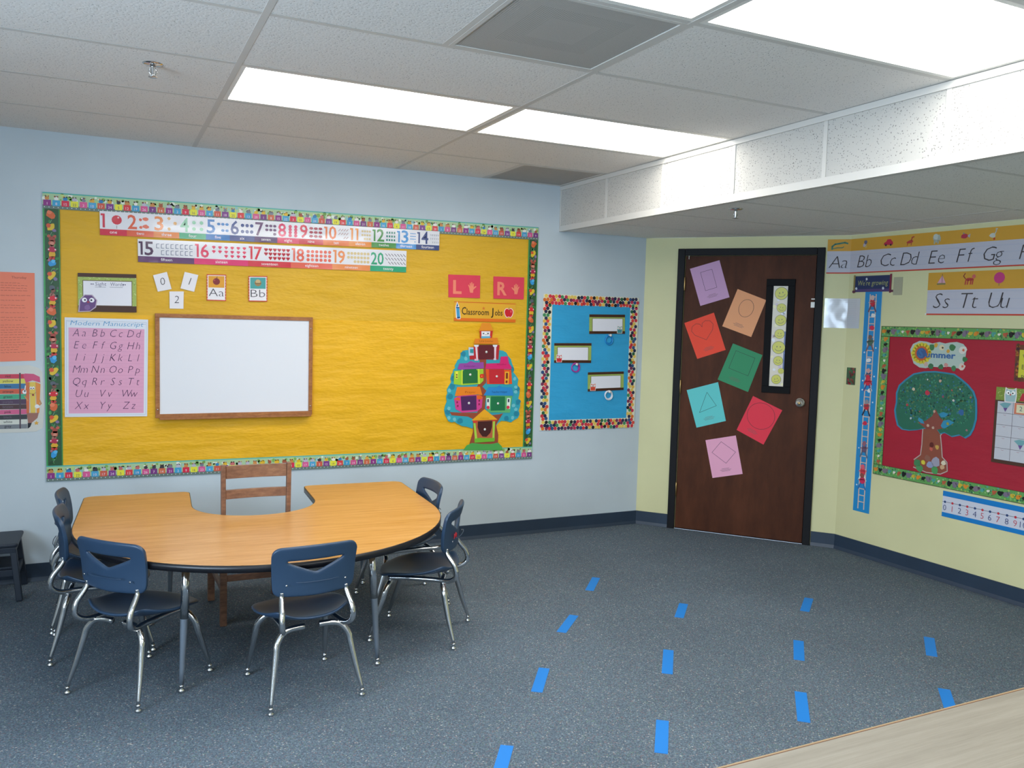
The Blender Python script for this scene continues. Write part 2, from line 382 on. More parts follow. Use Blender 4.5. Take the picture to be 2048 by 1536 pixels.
# window panel in the door
wl, wr, wt, wbm = .885, 1.080, 1.868, 1.062
li = 0.048
lite = dbox('window_trim', M['lite_black'], wl, wr, wt-li, wt, -.004, .008, bevel=.002)
for a0,a1,b0,b1 in ((wl,wr,wbm,wbm+li),(wl,wl+li,wbm+li,wt-li),(wr-li,wr,wbm+li,wt-li)): dbox('window_trim', M['lite_black'], a0,a1,b0,b1,-.004,.008, bevel=.002)
dbox('pane', M['glass'], wl+li, wr-li, wbm+li, wt-li, -.003, -.001)
kc = [(1.151,1.005)][0]
k = empty('door_knob', PD(kc[0],kc[1],-.004), -TH, dr)
MB().lathe([(.033,0),(.034,.004),(.028,.009),(.013,.012),(.012,.032),(.020,.036),(.027,.044),(.028,.055),(.024,.062),(.010,.065),(.009,.066)], (0,0,0), 24, 'y').build('knob', M['knob'], k, True)
MB().lathe([(.0095,.065),(.0095,.068),(.004,.0685)], (0,0,0), 14, 'y').build('lock_cylinder', M['brass'], k, True)
# magnetic door sensor and the little hook at the top of the door
def dthing(name, label, cat, boxes, mat='white_paint', P=PD):
    t = empty(name); setp(t, label, cat)
    for pn, a0, a1, b0, b1, o0, o1 in boxes: dbox(pn, M[mat], a0, a1, b0, b1, o0, o1, t, .0015, P)
    return t
q = [(1.188,1.71),(1.219,1.671),(1.221,1.728),(1.238,1.675),(1.189,1.735),(1.216,1.727)]
dthing('door_contact_sensor', 'small white two-piece magnetic contact sensor at the latch side of the brown door', 'sensor',
  [('sensor_body',q[0][0],q[1][0],q[1][1],q[0][1],-.003,.012),('sensor_magnet',q[2][0],q[3][0],q[3][1],q[2][1],-.003,.014),('sensor_bracket',q[4][0],q[5][0],q[5][1],q[4][1],-.003,.004)])
q = [(0.328,2.036)]
hk = empty('door_hook'); setp(hk, 'tiny white hook near the upper left corner of the brown door', 'hook')
a, b = q[0]; MB().tube([PD(a,b+.022,-.002),PD(a,b+.02,.006),PD(a,b,.008),PD(a,b-.02,.008),PD(a+.002,b-.026,.016),PD(a+.002,b-.016,.02)], .0025, 6).build('hook_wire', M['white_paint'], hk, True)
dbox('hook_plate', M['white_paint'], a-.006, a+.006, b+.01, b+.03, -.0035, .001, hk)
# ---------------------------------------------------------------- ceiling
ceil = empty('ceiling', (0,0,0)); ceil['kind'] = 'structure'
MB().box(WL-.1,WF-.1,H+.09,.0,.1,H+.12).build('ceiling_deck', M['white_wall'], ceil)
MB().box(.0,WF-.1,HS+.05,2.1,.1,HS+.08).build('ceiling_deck', M['white_wall'], ceil)
lights = {(0,2),(1,2),(0,5),(1,5),(0,8),(1,8),(0,11),(1,11)}
full = MB().box(.012,-T+.012,.0004,2*T-.012,-.0155,.015).build('ceiling_tile', M['tile'], ceil)
half = MB().box(.012,-T+.012,.0004,T-.012,-.0155,.015).build('ceiling_tile', M['tile'], ceil); first = {0:full,1:half}; used = {0:0,1:0}
def tile(kind, x, y):
    o = first[kind] if not used[kind] else inst(first[kind]); used[kind] = 1; o.location = (x,y,H)
NR = 13
for c in range(4):
    for r in range(NR):
        x, y = -2*T*(c+1), -T*r
        if (c,r) in lights: continue
        if (c,r) == (1,4): tile(1, x, y); continue
        if (c,r) == (0,0): tile(1, x, y); continue
        tile(0, x, y)
for r in range(NR+1): MB().box(WL,-T*r-.012,H,0,-T*r+.012 if r else -.001,H+.0035).build('ceiling_tee', M['tee'], ceil)
for c in range(5):
    x = -2*T*c; MB().box(max(x-.012,WL),WF,H-.0006,min(x+.012,-.001),-.001,H+.003).build('ceiling_tee', M['tee'], ceil)
for xx, ra in ((-T,0),(-3*T,4)): MB().box(xx-.012,-T*(ra+1)+.012,H-.0003,xx+.012,-T*ra-.012,H+.0035).build('ceiling_tee', M['tee'], ceil)
# lower ceiling to the right of the bulkhead
def lowtile(x0, y0, x1, y1):
    p = [(x0,y0),(x1,y0),(x1,y1),(x0,y1)]
    p = clip(p, -DN.x, -DN.y, -DN.x*A0.x-DN.y*A0.y-.002); p = clip(p, -RN.x, -RN.y, -RN.x*CORN.x-RN.y*CORN.y-.002)
    if len(p) > 2: MB().prism(p, HS+.0004, HS+.015).build('ceiling_tile', M['tile'], ceil)
for r in range(NR):
    lowtile(.012,-T*(r+1)+.010,1.310,-T*r-.013); lowtile(1.330,-T*(r+1)+.010,1.9,-T*r-.013)
    if r:
        p = clip(clip([(.0,-T*r-.01),(1.9,-T*r-.01),(1.9,-T*r+.01),(.0,-T*r+.01)], -DN.x,-DN.y,-DN.x*A0.x-DN.y*A0.y-.002), -RN.x,-RN.y,-RN.x*CORN.x-RN.y*CORN.y-.002)
        MB().prism(p, HS, HS+.0025).build('ceiling_tee', M['tee'], ceil)
p = clip([(1.31,WF),(1.33,WF),(1.33,0),(1.31,0)], -DN.x,-DN.y,-DN.x*A0.x-DN.y*A0.y-.002); MB().prism(p, HS-.0005, HS+.002).build('ceiling_tee', M['tee'], ceil)
# bulkhead (soffit) face made of coarse tiles between white tees
so = empty('trim_1', (0,0,0)); so['kind'] = 'structure'
MB().box(.006,WF,HS+.004,.02,-.001,H).build('bulkhead_core', M['white_wall'], so)
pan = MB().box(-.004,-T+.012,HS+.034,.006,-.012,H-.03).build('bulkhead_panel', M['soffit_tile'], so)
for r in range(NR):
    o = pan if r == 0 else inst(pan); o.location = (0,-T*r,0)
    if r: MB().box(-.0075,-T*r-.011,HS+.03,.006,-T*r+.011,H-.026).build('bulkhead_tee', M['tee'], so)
MB().box(-.0085,-.013,HS+.03,.006,-.0015,H-.026).build('bulkhead_tee', M['tee'], so)
MB().box(-.012,WF,H-.03,.006,-.0015,H-.003).build('bulkhead_rail', M['tee'], so)
MB().box(-.009,WF,HS-.003,.006,-.0015,HS+.034).build('bulkhead_rail', M['tee'], so)
MB().box(.006,WF,HS-.003,.03,-.0015,HS+.001).build('bulkhead_rail', M['tee'], so)
# troffers
lab = {(0,2):('lit fluorescent ceiling panel touching the bulkhead, smaller than the one at upper right','ceiling lights by the blue wall'),
 (1,2):('long lit fluorescent ceiling panel above the yellow board, nearest the blue wall','ceiling lights by the blue wall'),
 (0,5):('big blown-out fluorescent ceiling panel at the upper right against the bulkhead','ceiling lights over the room middle'),
 (1,5):('lit fluorescent ceiling panel cut by the top edge, beside the square perforated vent','ceiling lights over the room middle')}
tro = None
for k in sorted(lights):
    x, y = -2*T*(k[0]+1), -T*k[1]
    if tro is None:
        tro = empty('ceiling_light'); e = .012
        MB().box(e,-T+e,.0005,2*T-e,-T+e+.02,.05).box(e,-e-.02,.0005,2*T-e,-e,.05).box(e,-T+e+.02,.0005,e+.02,-e-.02,.05).box(2*T-e-.02,-T+e+.02,.0005,2*T-e,-e-.02,.05).build('light_frame', M['white_paint'], tro)
        MB().box(e+.02,-T+e+.02,.006,2*T-e-.02,-e-.02,.010).build('diffuser', M['lamp'], tro)
        MB().box(e,-T+e,.05,2*T-e,-e,.055).build('light_housing', M['white_paint'], tro)
        o = tro
    else: o = copy_tree(tro)
    o.location = (x,y,H); l = lab.get(k, ('fluorescent ceiling panel behind the camera, '+('by the bulkhead' if k[0] == 0 else 'away from the bulkhead')+(', nearer the room middle' if k[1] == 8 else ', farthest back'),'ceiling lights behind the camera'))
    setp(o, l[0], 'ceiling light', l[1])
# vents
def vent(x, y, label, plate):
    v = empty('ceiling_vent', (x,y,H)); e = .012
    MB().box(e,-T+e,-.001,T-e,-T+e+.016,.012).box(e,-e-.016,-.001,T-e,-e,.012).box(e,-T+e+.016,-.001,e+.016,-e-.016,.012).box(T-e-.016,-T+e+.016,-.001,T-e,-e-.016,.012).build('vent_frame', M['tee'], v)
    MB().box(e+.016,-T+e+.016,.002,T-e-.016,-e-.016,.003).build('perforated_grille', M['perf'], v)
    MB().box(e,-T+e,.075,T-e,-e,.08).box(e,-T+e,.012,e+.004,-e,.075).box(T-e-.004,-T+e,.012,T-e,-e,.075).box(e,-T+e,.012,T-e,-T+e+.004,.075).box(e,-e-.004,.012,T-e,-e,.075).build('plenum_box', M['vent_dark'], v)
    MB().box(.21,-T+.21,.010,T-.21,-.21,.012).build('diffuser_plate', M['vent_plate'], v); MB().box(.03,-T+.03,.010,.13,-.03,.012).box(T-.13,-T+.03,.010,T-.03,-.03,.012).box(.13,-.13,.010,T-.13,-.03,.012).box(.13,-T+.03,.010,T-.13,-T+.13,.012).build('baffle', M['vent_plate'], v)
    setp(v, label, 'air vent', 'perforated ceiling vents')
vent(-3*T,-4*T,'square perforated grey ceiling vent between two lit panels at the top of the view', 1)
vent(-T,0,'perforated grey ceiling vent tucked in the corner of blue wall and white bulkhead', 0)
def sprinkler(x, y, z, label):
    s = empty('fire_sprinkler', (x,y,z))
    MB().lathe([(.040,.0),(.040,-.003),(.030,-.008),(.012,-.009)][::-1], (0,0,0), 20).build('cover_ring', M['chrome'], s, True)
    MB().lathe([(.003,-.052),(.006,-.05),(.006,-.045),(.009,-.02),(.010,-.008)], (0,0,0), 10).tube([(.008,0,-.02),(.014,0,-.032),(.006,0,-.046)],.0025,6).tube([(-.008,0,-.02),(-.014,0,-.032),(-.006,0,-.046)],.0025,6).build('sprinkler_head', M['chrome'], s, True)
    MB().lathe([(.017,-.055),(.018,-.053),(.004,-.052)], (0,0,0), 14).build('deflector', M['chrome'], s, True)
    setp(s, label, 'sprinkler', 'ceiling fire sprinklers')
sprinkler(-2.736,-1.655,H+.004,'chrome fire sprinkler in the upper ceiling left of the lit panels')
sprinkler(.20,-1.62,HS+.003,'small dark fire sprinkler under the lower ceiling, right of the bulkhead')
# ================================================================ FURNITURE
# horseshoe table
cx, yb, zt, hw = -2.222, -.530, .56, .836
def hs(grow=0):
    W, I = hw+grow, .300-grow; p = []
    def rc(x, y, r, a0, a1, n=5): return [(x+r*math.cos(math.radians(a0+(a1-a0)*i/n)), y+r*math.sin(math.radians(a0+(a1-a0)*i/n))) for i in range(n+1)]
    r = .05; yk = yb-.66
    p += rc(cx+W-r, yb+grow-r, r, 90, 0)
    p += [(cx+W*math.cos(a), yk+(.845+grow)*math.sin(a)) for a in [-PI*i/40 for i in range(0,41)]]
    p += rc(cx-W+r, yb+grow-r, r, 180, 90)
    ci = cx-.028; p += rc(ci-I-r*.8, yb+grow-r*.8, r*.8, 90, 0)
    yi = yb-.37
    p += [(ci-I*math.cos(a), yi-(.285-grow)*math.sin(a)) for a in [PI*i/24 for i in range(0,25)]]
    p += rc(ci+I+r*.8, yb+grow-r*.8, r*.8, 180, 90)
    return p
TR = math.radians(-3); tb = empty('horseshoe_table', (cx,yb-.75,0), TR); setp(tb, 'horseshoe activity table with honey oak laminate top, black edge and chrome legs', 'table')
def shift(p): return [(a-cx, b-(yb-.75)) for a, b in p]
top = MB().prism(shift(hs(-.003)), zt-.026, zt).build('tabletop', M['laminate'], tb, bevel=.001)
ol = shift(hs(0)); inn = shift(hs(-.003)); n = len(ol)
mb = MB(); mb.add([(x,y,zt-.030) for x,y in ol]+[(x,y,zt-.0012) for x,y in ol]+[(x,y,zt-.0012) for x,y in inn]+[(x,y,zt-.030) for x,y in inn],
   [(i,(i+1)%n,n+(i+1)%n,n+i)[::-1] for i in range(n)]+[(n+i,n+(i+1)%n,2*n+(i+1)%n,2*n+i)[::-1] for i in range(n)]+[(3*n+i,3*n+(i+1)%n,(i+1)%n,i)[::-1] for i in range(n)])
mb.build('edge_band', M['black_edge'], top, True)
for lx, ly, sx, sy in ((-2.648,-1.783,-.02,-.02),(-1.847,-1.817,.03,-.02),(-2.62,-.66,-.01,.02),(-1.60,-.70,.02,.03)):
    X, Y = lx-cx, ly-(yb-.75); X, Y = X*math.cos(-TR)-Y*math.sin(-TR), X*math.sin(-TR)+Y*math.cos(-TR); l = MB()
    l.lathe([(.045,zt-.0305),(.045,zt-.034),(.019,zt-.036)][::-1], (X-sx,Y-sy,0), 16)
    l.tube([(X-sx,Y-sy,zt-.034),(X-sx*.55,Y-sy*.55,.30)], .0165, 14, sub=2)
    lg = l.build('leg', M['chrome'], tb, True)
    MB().tube([(X-sx*.57,Y-sy*.57,.31),(X-sx*.45,Y-sy*.45,.24),(X,Y,.03)], [.0155,.0145,.0085], 14, sub=3).build('lower_leg', M['grey_metal'], lg, True)
    MB().lathe([(.012,0),(.014,.003),(.013,.012),(.007,.018),(.010,.026),(.009,.032)], (X,Y,0), 14).build('glide', M['chrome'], lg, True)
# ---- classroom chair, origin on the floor, front towards +y
def sheet_obj(name, rows, mat, parent, thick, lvl=1):
    m = MB(); R, C_ = len(rows), len(rows[0])
    m.add([p for r in rows for p in r], [(i*C_+j, i*C_+j+1, (i+1)*C_+j+1, (i+1)*C_+j) for i in range(R-1) for j in range(C_-1)])
    o = m.build(name, mat, parent, True)
    s = o.modifiers.new('thickness','SOLIDIFY'); s.thickness = thick; s.offset = 0
    s = o.modifiers.new('smooth','SUBSURF'); s.levels = lvl; s.render_levels = lvl
    return o
def make_chair():
    ch = empty('school_chair')
    # backrest with the V-shaped hand hole
    W, zt_, zb_ = .173, .640, .431
    xs = [-1,-.985,-.95,-.9,-.82,-.75,-.68,-.60,-.5,-.4,-.3,-.2,-.1,0]; xs = xs+[-x for x in xs[-2::-1]]
    def edge(u, r):     # drop near the corners
        d = abs(u)*W-(W-r); return 0 if d <= 0 else r-math.sqrt(max(0,r*r-d*d))
    verts, idx = [], {}
    me_v, me_f = [], []
    def V(x, z):
        k = (round(x,5), round(z,5))
        if k not in idx:
            tap = 1-.07*(zt_-z)/(zt_-zb_); t = (z-zb_)/(zt_-zb_)
            y = -.132-.026*t-.030*(1-(x/W)**2)+.010*math.sin(PI*t)
            idx[k] = len(me_v); me_v.append((x*tap, y, z))
        return idx[k]
    cols = []
    for u in xs:
        x = u*W; top_ = zt_-edge(u,.034)-.006*abs(u)**2; bot = zb_+edge(u,.030)+.004*abs(u)
        hx = abs(u)/.68
        if hx < 1: hu, hl = .578, .578-.050*(1-hx)**.9-.0015
        else: hu = hl = .5775
        hu = max(min(hu, top_-.01), bot+.02); hl = max(min(hl, top_-.01), bot+.01)
        cols.append(([bot+(hl-bot)*i/5 for i in range(6)], [hu+(top_-hu)*i/3 for i in range(4)], x))
    for (a, b, x), (a2, b2, x2) in zip(cols, cols[1:]):
        for z_, z2 in ((a,a2),(b,b2)):
            for i in range(len(z_)-1):
                f = (V(x,z_[i]),V(x2,z2[i]),V(x2,z2[i+1]),V(x,z_[i+1])); g = []
                for q_ in f:
                    if q_ not in g: g.append(q_)
                if len(g) > 2: me_f.append(tuple(g))
    mb = MB(); mb.add(me_v, me_f); bk = mb.build('backrest', M['plastic'], ch, True)
    s = bk.modifiers.new('thickness','SOLIDIFY'); s.thickness = .017; s.offset = 0
    s = bk.modifiers.new('smooth','SUBSURF'); s.levels = 1; s.render_levels = 2
    MB().tube([(-.085,-.1845,.498),(-.04,-.1915,.496),(.04,-.1915,.496),(.085,-.1845,.498)],.0018,6).build('backrest_rib', M['plastic'], ch, True)
    for sx in (-1,1): MB().lathe([(.001,-.0030),(.004,-.0025),(.0045,0)][::-1], (sx*.118,-.173,.487), 10, 'y').build('screw', M['chrome'], ch, True)
    # seat
    rows = []; N = 12
    for i in range(N+1):
        v = -1+2*i/N; row = []
        for j in range(N+1):
            u = -1+2*j/N; du = u*math.sqrt(1-v*v/2*.82); dv = v*math.sqrt(1-u*u/2*.82)
            x = du*.192*(1+.05*dv); y = .012+dv*.192
            z = .326+.030*abs(u)**3*(.55-.45*v)+.022*max(0,-v)**2.5-.030*max(0,v-.45)**1.4-.008*(1-u*u)*(1-v*v)
            row.append((x,y,z))
        rows.append(row)
    sheet_obj('seat', rows, M['plastic'], ch, .013)
    # legs: each half-arch bends out from under the seat
    for sx in (-1,1):
        for sy in (-1,1):
            fx, fy = (.184,-.200) if sy < 0 else (.168,.205); hx = .138; hy = -.128 if sy < 0 else .128
            zt2 = .296 if sy < 0 else .285
            p = [(sx*.03,hy*.92,zt2),(sx*.085,hy*.95,zt2-.001),(sx*.118,hy,zt2-.012),(sx*(hx+.006),hy*1.10,zt2-.045),(sx*(hx+.014),hy*1.18,zt2-.09),(sx*(hx+.5*(fx-hx)+.006),hy+(fy-hy)*.62,.12),(sx*fx,fy,.030)]
            lg = MB().tube(p, [.0125,.0125,.0125,.0132,.0132,.0115,.0074], 12, sub=5).build('leg', M['chrome'], ch, True)
            MB().lathe([(.011,0),(.0135,.003),(.0125,.010),(.006,.017),(.0095,.024),(.0085,.031)], (sx*fx,fy,0), 14).build('glide', M['chrome'], lg, True)
        p = [(sx*.112,.135,.296),(sx*.112,.03,.300),(sx*.114,-.09,.300),(sx*.128,-.160,.302),(sx*.141,-.196,.330),(sx*.140,-.190,.375),(sx*.133,-.160,.415),(sx*.130,-.1475,.436),(sx*.129,-.148,.455)]
        MB().tube(p, [.0118]*6+[.0112,.0095,.0075], 12, sub=5).build('back_post', M['chrome'], ch, True)
    return ch
proto = make_chair()
chairs = [(-2.787,-1.629,-47.5,'navy plastic chair at the left front corner of the table, back turned to the camera'),
 (-2.194,-1.902,6,'navy plastic chair at the front middle of the table, back turned to the camera'),
 (-1.54,-1.515,57,'navy plastic chair right of the table with a red scrawl on its back'),
 (-1.474,-1.02,90,'navy plastic chair tucked in behind the one with the red scrawl'),
 (-2.935,-1.125,-90,'nearer of the two navy plastic chairs lined up left of the table'),
 (-2.945,-.735,-91,'navy plastic chair left of the table, the one closer to the wall')]
for i, (x, y, a, l) in enumerate(chairs):
    o = proto if i == 0 else copy_tree(proto)
    o.location = (x,y,0); o.rotation_euler = (0,0,math.radians(a)); setp(o, l, 'chair', 'navy school chairs around the horseshoe table')
    if i == 2:
        mk = MB(); S = [(-.02,0),(-.016,.022),(-.006,.006),(.004,.024),(.010,0),(.018,.018),(.012,.006)]
        mk.tube([(p[0]-.05,-.1450-.030*(1-((p[0]-.05)/.173)**2),p[1]+.490) for p in S], .0022, 5, sub=3)
        mk.build('red_scrawl', simple('red_marker', '#c0182c', .5), o)
# wooden teacher chair, seat towards the blue wall
wc = empty('wooden_chair', (-2.254,-.884,0)); setp(wc, 'old brown wooden slat-back chair standing in the notch of the horseshoe table', 'chair')
def bar(name, p, q, w_, d_, mat='old_wood', par=wc, bev=.003):
    P_, Q_ = Vector(p), Vector(q); d = (Q_-P_); ax = d.normalized(); up = Vector((0,1,0)) if abs(ax.y) < .9 else Vector((0,0,1)); a = ax.cross(up).normalized(); b = a.cross(ax).normalized()
    vs = [e+a*(sa*w_/2)+b*(sb*d_/2) for e in (P_,Q_) for sa, sb in ((-1,-1),(1,-1),(1,1),(-1,1))]
    return MB().add(vs, [(3,2,1,0),(4,5,6,7),(0,1,5,4),(1,2,6,5),(2,3,7,6),(3,0,4,7)]).build(name, M[mat], par, bevel=bev)
for sx in (-1,1):
    bar('back_post', (sx*.152,-.205,.003),(sx*.152,-.215,.42),.032,.034); bar('back_post', (sx*.152,-.215,.42),(sx*.155,-.225,.797),.022,.026)
    bar('leg', (sx*.165,.20,.003),(sx*.165,.19,.415),.034,.034)
    bar('side_rail', (sx*.160,-.19,.385),(sx*.165,.18,.385),.02,.05); bar('side_stretcher', (sx*.158,-.19,.19),(sx*.165,.19,.19),.018,.03)
sl = []
for z, hgt in ((.760,.062),(.652,.044)):
    m = MB(); K = 8; vs = []
    for i in range(K+1):
        x = -.143+.286*i/K; y = -.222+.012*math.sin(PI*i/K)
        vs += [(x,y-.008,z-hgt/2),(x,y+.008,z-hgt/2),(x,y+.008,z+hgt/2),(x,y-.008,z+hgt/2)]
    m.add(vs, [(4*i+a, 4*i+(a+1)%4, 4*i+4+(a+1)%4, 4*i+4+a) for i in range(K) for a in range(4)]+[(0,3,2,1),(4*K,4*K+1,4*K+2,4*K+3)])
    m.build('back_slat', M['old_wood'], wc, bevel=.002)
bar('front_rail', (-.15,.18,.385),(.15,.18,.385),.02,.05); bar('rear_rail', (-.145,-.205,.385),(.145,-.205,.385),.02,.05)
bar('rear_stretcher', (-.145,-.205,.235),(.145,-.205,.235),.03,.02)
MB().box(-.19,-.18,.412,.19,.225,.436).build('seat', M['old_wood'], wc, bevel=.01)
# step stool at the left edge
stp = empty('step_stool', (-3.53,-.19,0)); setp(stp, 'low dark navy plastic step stool against the blue wall at the left edge', 'stool')
MB().prism([(-.20,-.15),(.19,-.15),(.20,-.14),(.205,.14),(.195,.15),(-.20,.15)], .285, .305).build('top_step', M['stool'], stp, bevel=.006)
MB().box(-.195,-.147,.255,.19,-.132,.285).box(-.195,.132,.255,.19,.147,.285).box(.176,-.132,.255,.19,.132,.285).box(-.195,-.132,.255,-.18,.132,.285).build('apron', M['stool'], stp, bevel=.003)
for sx in (-1,1):
    for sy in (-1,1):
        bar('leg', (sx*.205,sy*.152,.003),(sx*.178,sy*.128,.27),.030,.034,'stool',stp,.004)
    bar('side_rail', (sx*.192,-.13,.14),(sx*.192,.13,.14),.016,.03,'stool',stp,.002)
for sy in (-1,1): bar('cross_rail', (-.18,sy*.138,.15),(.18,sy*.138,.15),.035,.014,'stool',stp,.002)
MB().box(-.175,-.10,.158,.175,.10,.172).build('lower_step', M['stool'], stp, bevel=.003)
# foreground table with a grey wood-look top
ft = empty('laminate_table', (-1.35,-4.58,0)); setp(ft, 'grey wood-look laminate table top in the lower right foreground with tan edge band', 'table')
t_ = MB().box(-.95,-.42,.722,.95,.4075,.748).build('tabletop', M['grey_laminate'], ft, bevel=.001)
MB().box(-.954,.4125,.720,.954,.4155,.7472).box(-.954,-.43,.720,.954,-.42,.7475).box(.95,-.42,.720,.954,.4075,.7475).box(-.954,-.42,.720,-.95,.4075,.7475).build('edge_band', M['tan_edge'], t_, bevel=.0015)
MB().box(-.954,.4075,.722,.954,.4095,.7481).build('edge_seam', M['brown_line'], t_)
MB().box(-.954,.4095,.722,.954,.4125,.7478).build('edge_lip', M['tan_edge'], t_)
for sx in (-1,1):
    for sy in (-1,1):
        MB().tube([(sx*.87,sy*.34,.721),(sx*.88,sy*.35,.03)], [.018,.016], 14, sub=2).lathe([(.02,0),(.02,.03),(.012,.034)], (sx*.88,sy*.35,0), 14).build('leg', M['chrome'], ft, True)
MB().box(-.86,.30,.66,.86,.32,.721).box(-.86,-.34,.66,.86,-.32,.721).build('apron', M['tan_edge'], ft)
# painter's tape pieces on the carpet
tapes = [
 ([(-0.2922,-1.063),(-0.2527,-1.091),(-0.416,-1.286),(-0.4585,-1.257)],'small, nearest the blue wall, right of the table'),
 ([(-0.7383,-1.575),(-0.7076,-1.61),(-0.8866,-1.797),(-0.9185,-1.76)],'second from the wall in the row beside the table'),
 ([(-1.205,-2.115),(-1.158,-2.137),(-1.303,-2.34),(-1.342,-2.31)],'third from the wall in the row beside the table'),
 ([(-1.644,-2.659),(-1.601,-2.686),(-1.683,-2.81),(-1.731,-2.79)],'half cut off by the bottom edge'),
 ([(-0.09087,-1.64),(-0.04105,-1.671),(-0.2034,-1.838),(-0.2459,-1.811)],'smallest and farthest of the middle row'),
 ([(-0.5642,-2.151),(-0.5168,-2.175),(-0.6848,-2.396),(-0.7315,-2.368)],'second of three in the middle row'),
 ([(-1.009,-2.72),(-0.9638,-2.744),(-1.116,-2.946),(-1.162,-2.923)],'largest upright piece of the middle row'),
 ([(0.6465,-1.83),(0.6897,-1.854),(0.5003,-2.009),(0.4591,-1.986)],'small slanted piece in front of the brown door'),
 ([(0.1066,-2.295),(0.1538,-2.32),(-0.02305,-2.502),(-0.07023,-2.48)],'second in the row leading to the door'),
 ([(-0.3186,-2.738),(-0.2682,-2.76),(-0.459,-2.969),(-0.5018,-2.942)],'nearest the camera in the row leading to the door'),
 ([(0.7591,-2.515),(0.8116,-2.533),(0.6063,-2.707),(0.5642,-2.682)],'paler piece by itself nearest the yellow wall'),
 ([(0.2911,-2.951),(0.331,-2.979),(0.2253,-3.08),(0.1573,-3.08)],'partly hidden behind the grey laminate table top')]
for i, (q, l) in enumerate(tapes):
    V2 = [Vector(p) for p in q]; c = sum(V2, Vector((0,0)))/4; d = ((V2[0]+V2[1])-(V2[2]+V2[3]))/2; L = d.length; d.normalize()
    if i == 3: c = (V2[0]+V2[1])/2-d*.13; L = .26
    if i == 11: c = (V2[0]+V2[1])/2-d*.12; L = .24
    nx = Vector((d.y,-d.x)); w_ = .024
    pts = [c-d*L/2-nx*w_, c-d*L/2+nx*w_, c+d*L/2+nx*w_, c+d*L/2-nx*w_]
    o = MB().prism([(p.x-c.x,p.y-c.y) for p in pts], .0002, .0016).build('tape_strip', M['tape']); o.location = (c.x,c.y,0)
    setp(o, 'blue tape strip on the carpet, '+l, 'tape', 'blue floor tape strips')
# ================================================================ PAPER, PRINTS AND DISPLAYS
random.seed(7)
BLK = '#26262b'
def blob(A, c, r, col, L=2, n=7, sq=1, rot=None, m=ID): A.circ(c[0], c[1], r, col, L, m, n, r*sq, random.uniform(0,6) if rot is None else rot, .18)
# ---- yellow bulletin board
y0 = [(-3.147,2.08),(-0.2774,2.129),(-0.2413,0.6025),(-3.148,0.6297)]
yo = [(-3.206,2.153),(-0.1731,2.181),(-0.1795,0.5457),(-3.222,0.5604)]
bd = empty('bulletin_board'); setp(bd, 'large yellow paper bulletin board with a bright train and critter border on the blue wall', 'bulletin board')
(oxl,ozt),(oxr,_),(_,ozb),_ = yo; oxl = (yo[0][0]+yo[3][0])/2; oxr = (yo[1][0]+yo[2][0])/2
bw = .088
mb = MB(); NX, NZ = 60, 34; X0, X1, Z0, Z1 = oxl+.02, oxr-.02, (yo[3][1]+yo[2][1])/2+.02, (yo[0][1]+yo[1][1])/2-.02
vs = [(X0+(X1-X0)*i/NX, -.004-.0025*math.sin(i*.7+j*.35)*math.sin(j*.5+i*.11), Z0+(Z1-Z0)*j/NZ) for j in range(NZ+1) for i in range(NX+1)]
mb.add(vs, [(j*(NX+1)+i, j*(NX+1)+i+1, (j+1)*(NX+1)+i+1, (j+1)*(NX+1)+i) for j in range(NZ) for i in range(NX)])
zs = Z0+(Z1-Z0)*.60; K_ = int(NZ*.60)
lo = MB(); lo.add(vs[:(K_+1)*(NX+1)], [f for f in mb.f if max(f) < (K_+1)*(NX+1)]); lo.build('board_paper', M['ylw_paper'], bd, True)
up = MB(); up.add([(x,y+.0012,z-.01) for x,y,z in vs[K_*(NX+1):]], [tuple(i-K_*(NX+1) for i in f) for f in mb.f if min(f) >= K_*(NX+1)]); up.build('board_paper', M['ylw_paper2'], bd, True)
def track_strip(p, q, wd, down):
    "train border from p to q (lower edge), wd high"
    L = p[0]-q[0]; L = abs(L); A = Art(PB, .0075)
    m = quad((p[0],p[1]+wd),(q[0],q[1]+wd),q,p)
    A.mb(m, '#a9c79a', .001)
    n = int(L/.0435); seq = ['#8e2d80','#3f9fc9','#d42848','#e6df3a','#d85a92','#4aa2cd','#cf5a44','#7e3a8a','#e8e13c','#d93a3e','#3e98c4','#d2548c','#77367e','#cf6a44']
    A.rect(0,0,1,.07,'#4fb0a6',1,m); A.rect(0,.76,1,1,'#66786f',1,m)
    for i in range(n):
        u0, u1 = (i+.08)/n, (i+.92)/n
        for k in range(3): blob(A, m((i+random.random())/n, random.uniform(.14,.5)), random.uniform(.005,.012), random.choice(['#7fae55','#dfe6d8','#6f9c4c','#b7cf7f','#8fc0c0']), 1)
        c = seq[i%len(seq)]; 
        A.rect(u0,.46,u1,.82,c,3,m)
        cc = m((i+.5)/n,.36); blob(A, cc, random.uniform(.010,.015), random.choice(['#c98a4a','#e8e4dc','#a3583c','#7a7f8c','#d9a441','#c46a6a','#3b3b44','#b9b4c4','#e0b52e','#2f7fb4']), 2, 8)
        blob(A, m((i+.35)/n,.24), .005, random.choice(['#c98a4a','#e8e4dc','#a3583c','#7a5f4c']), 2); blob(A, m((i+.65)/n,.24), .004, random.choice(['#c98a4a','#3b2b24','#a3583c']), 2)
        A.text(str((i*7)%26+1), (i+.5)/n, .76, .014, '#5a3a5a' if c in ('#e6df3a','#e8e13c') else '#e9d6e0', 4, m, 'C')
        A.circ((i+.2)/n,.90,.0028,'#d9dfe4',2,m,5); A.circ((i+.7)/n,.90,.0028,'#d9dfe4',2,m,5)
    return A.done('border_strip', mat='satin', parent=bd)
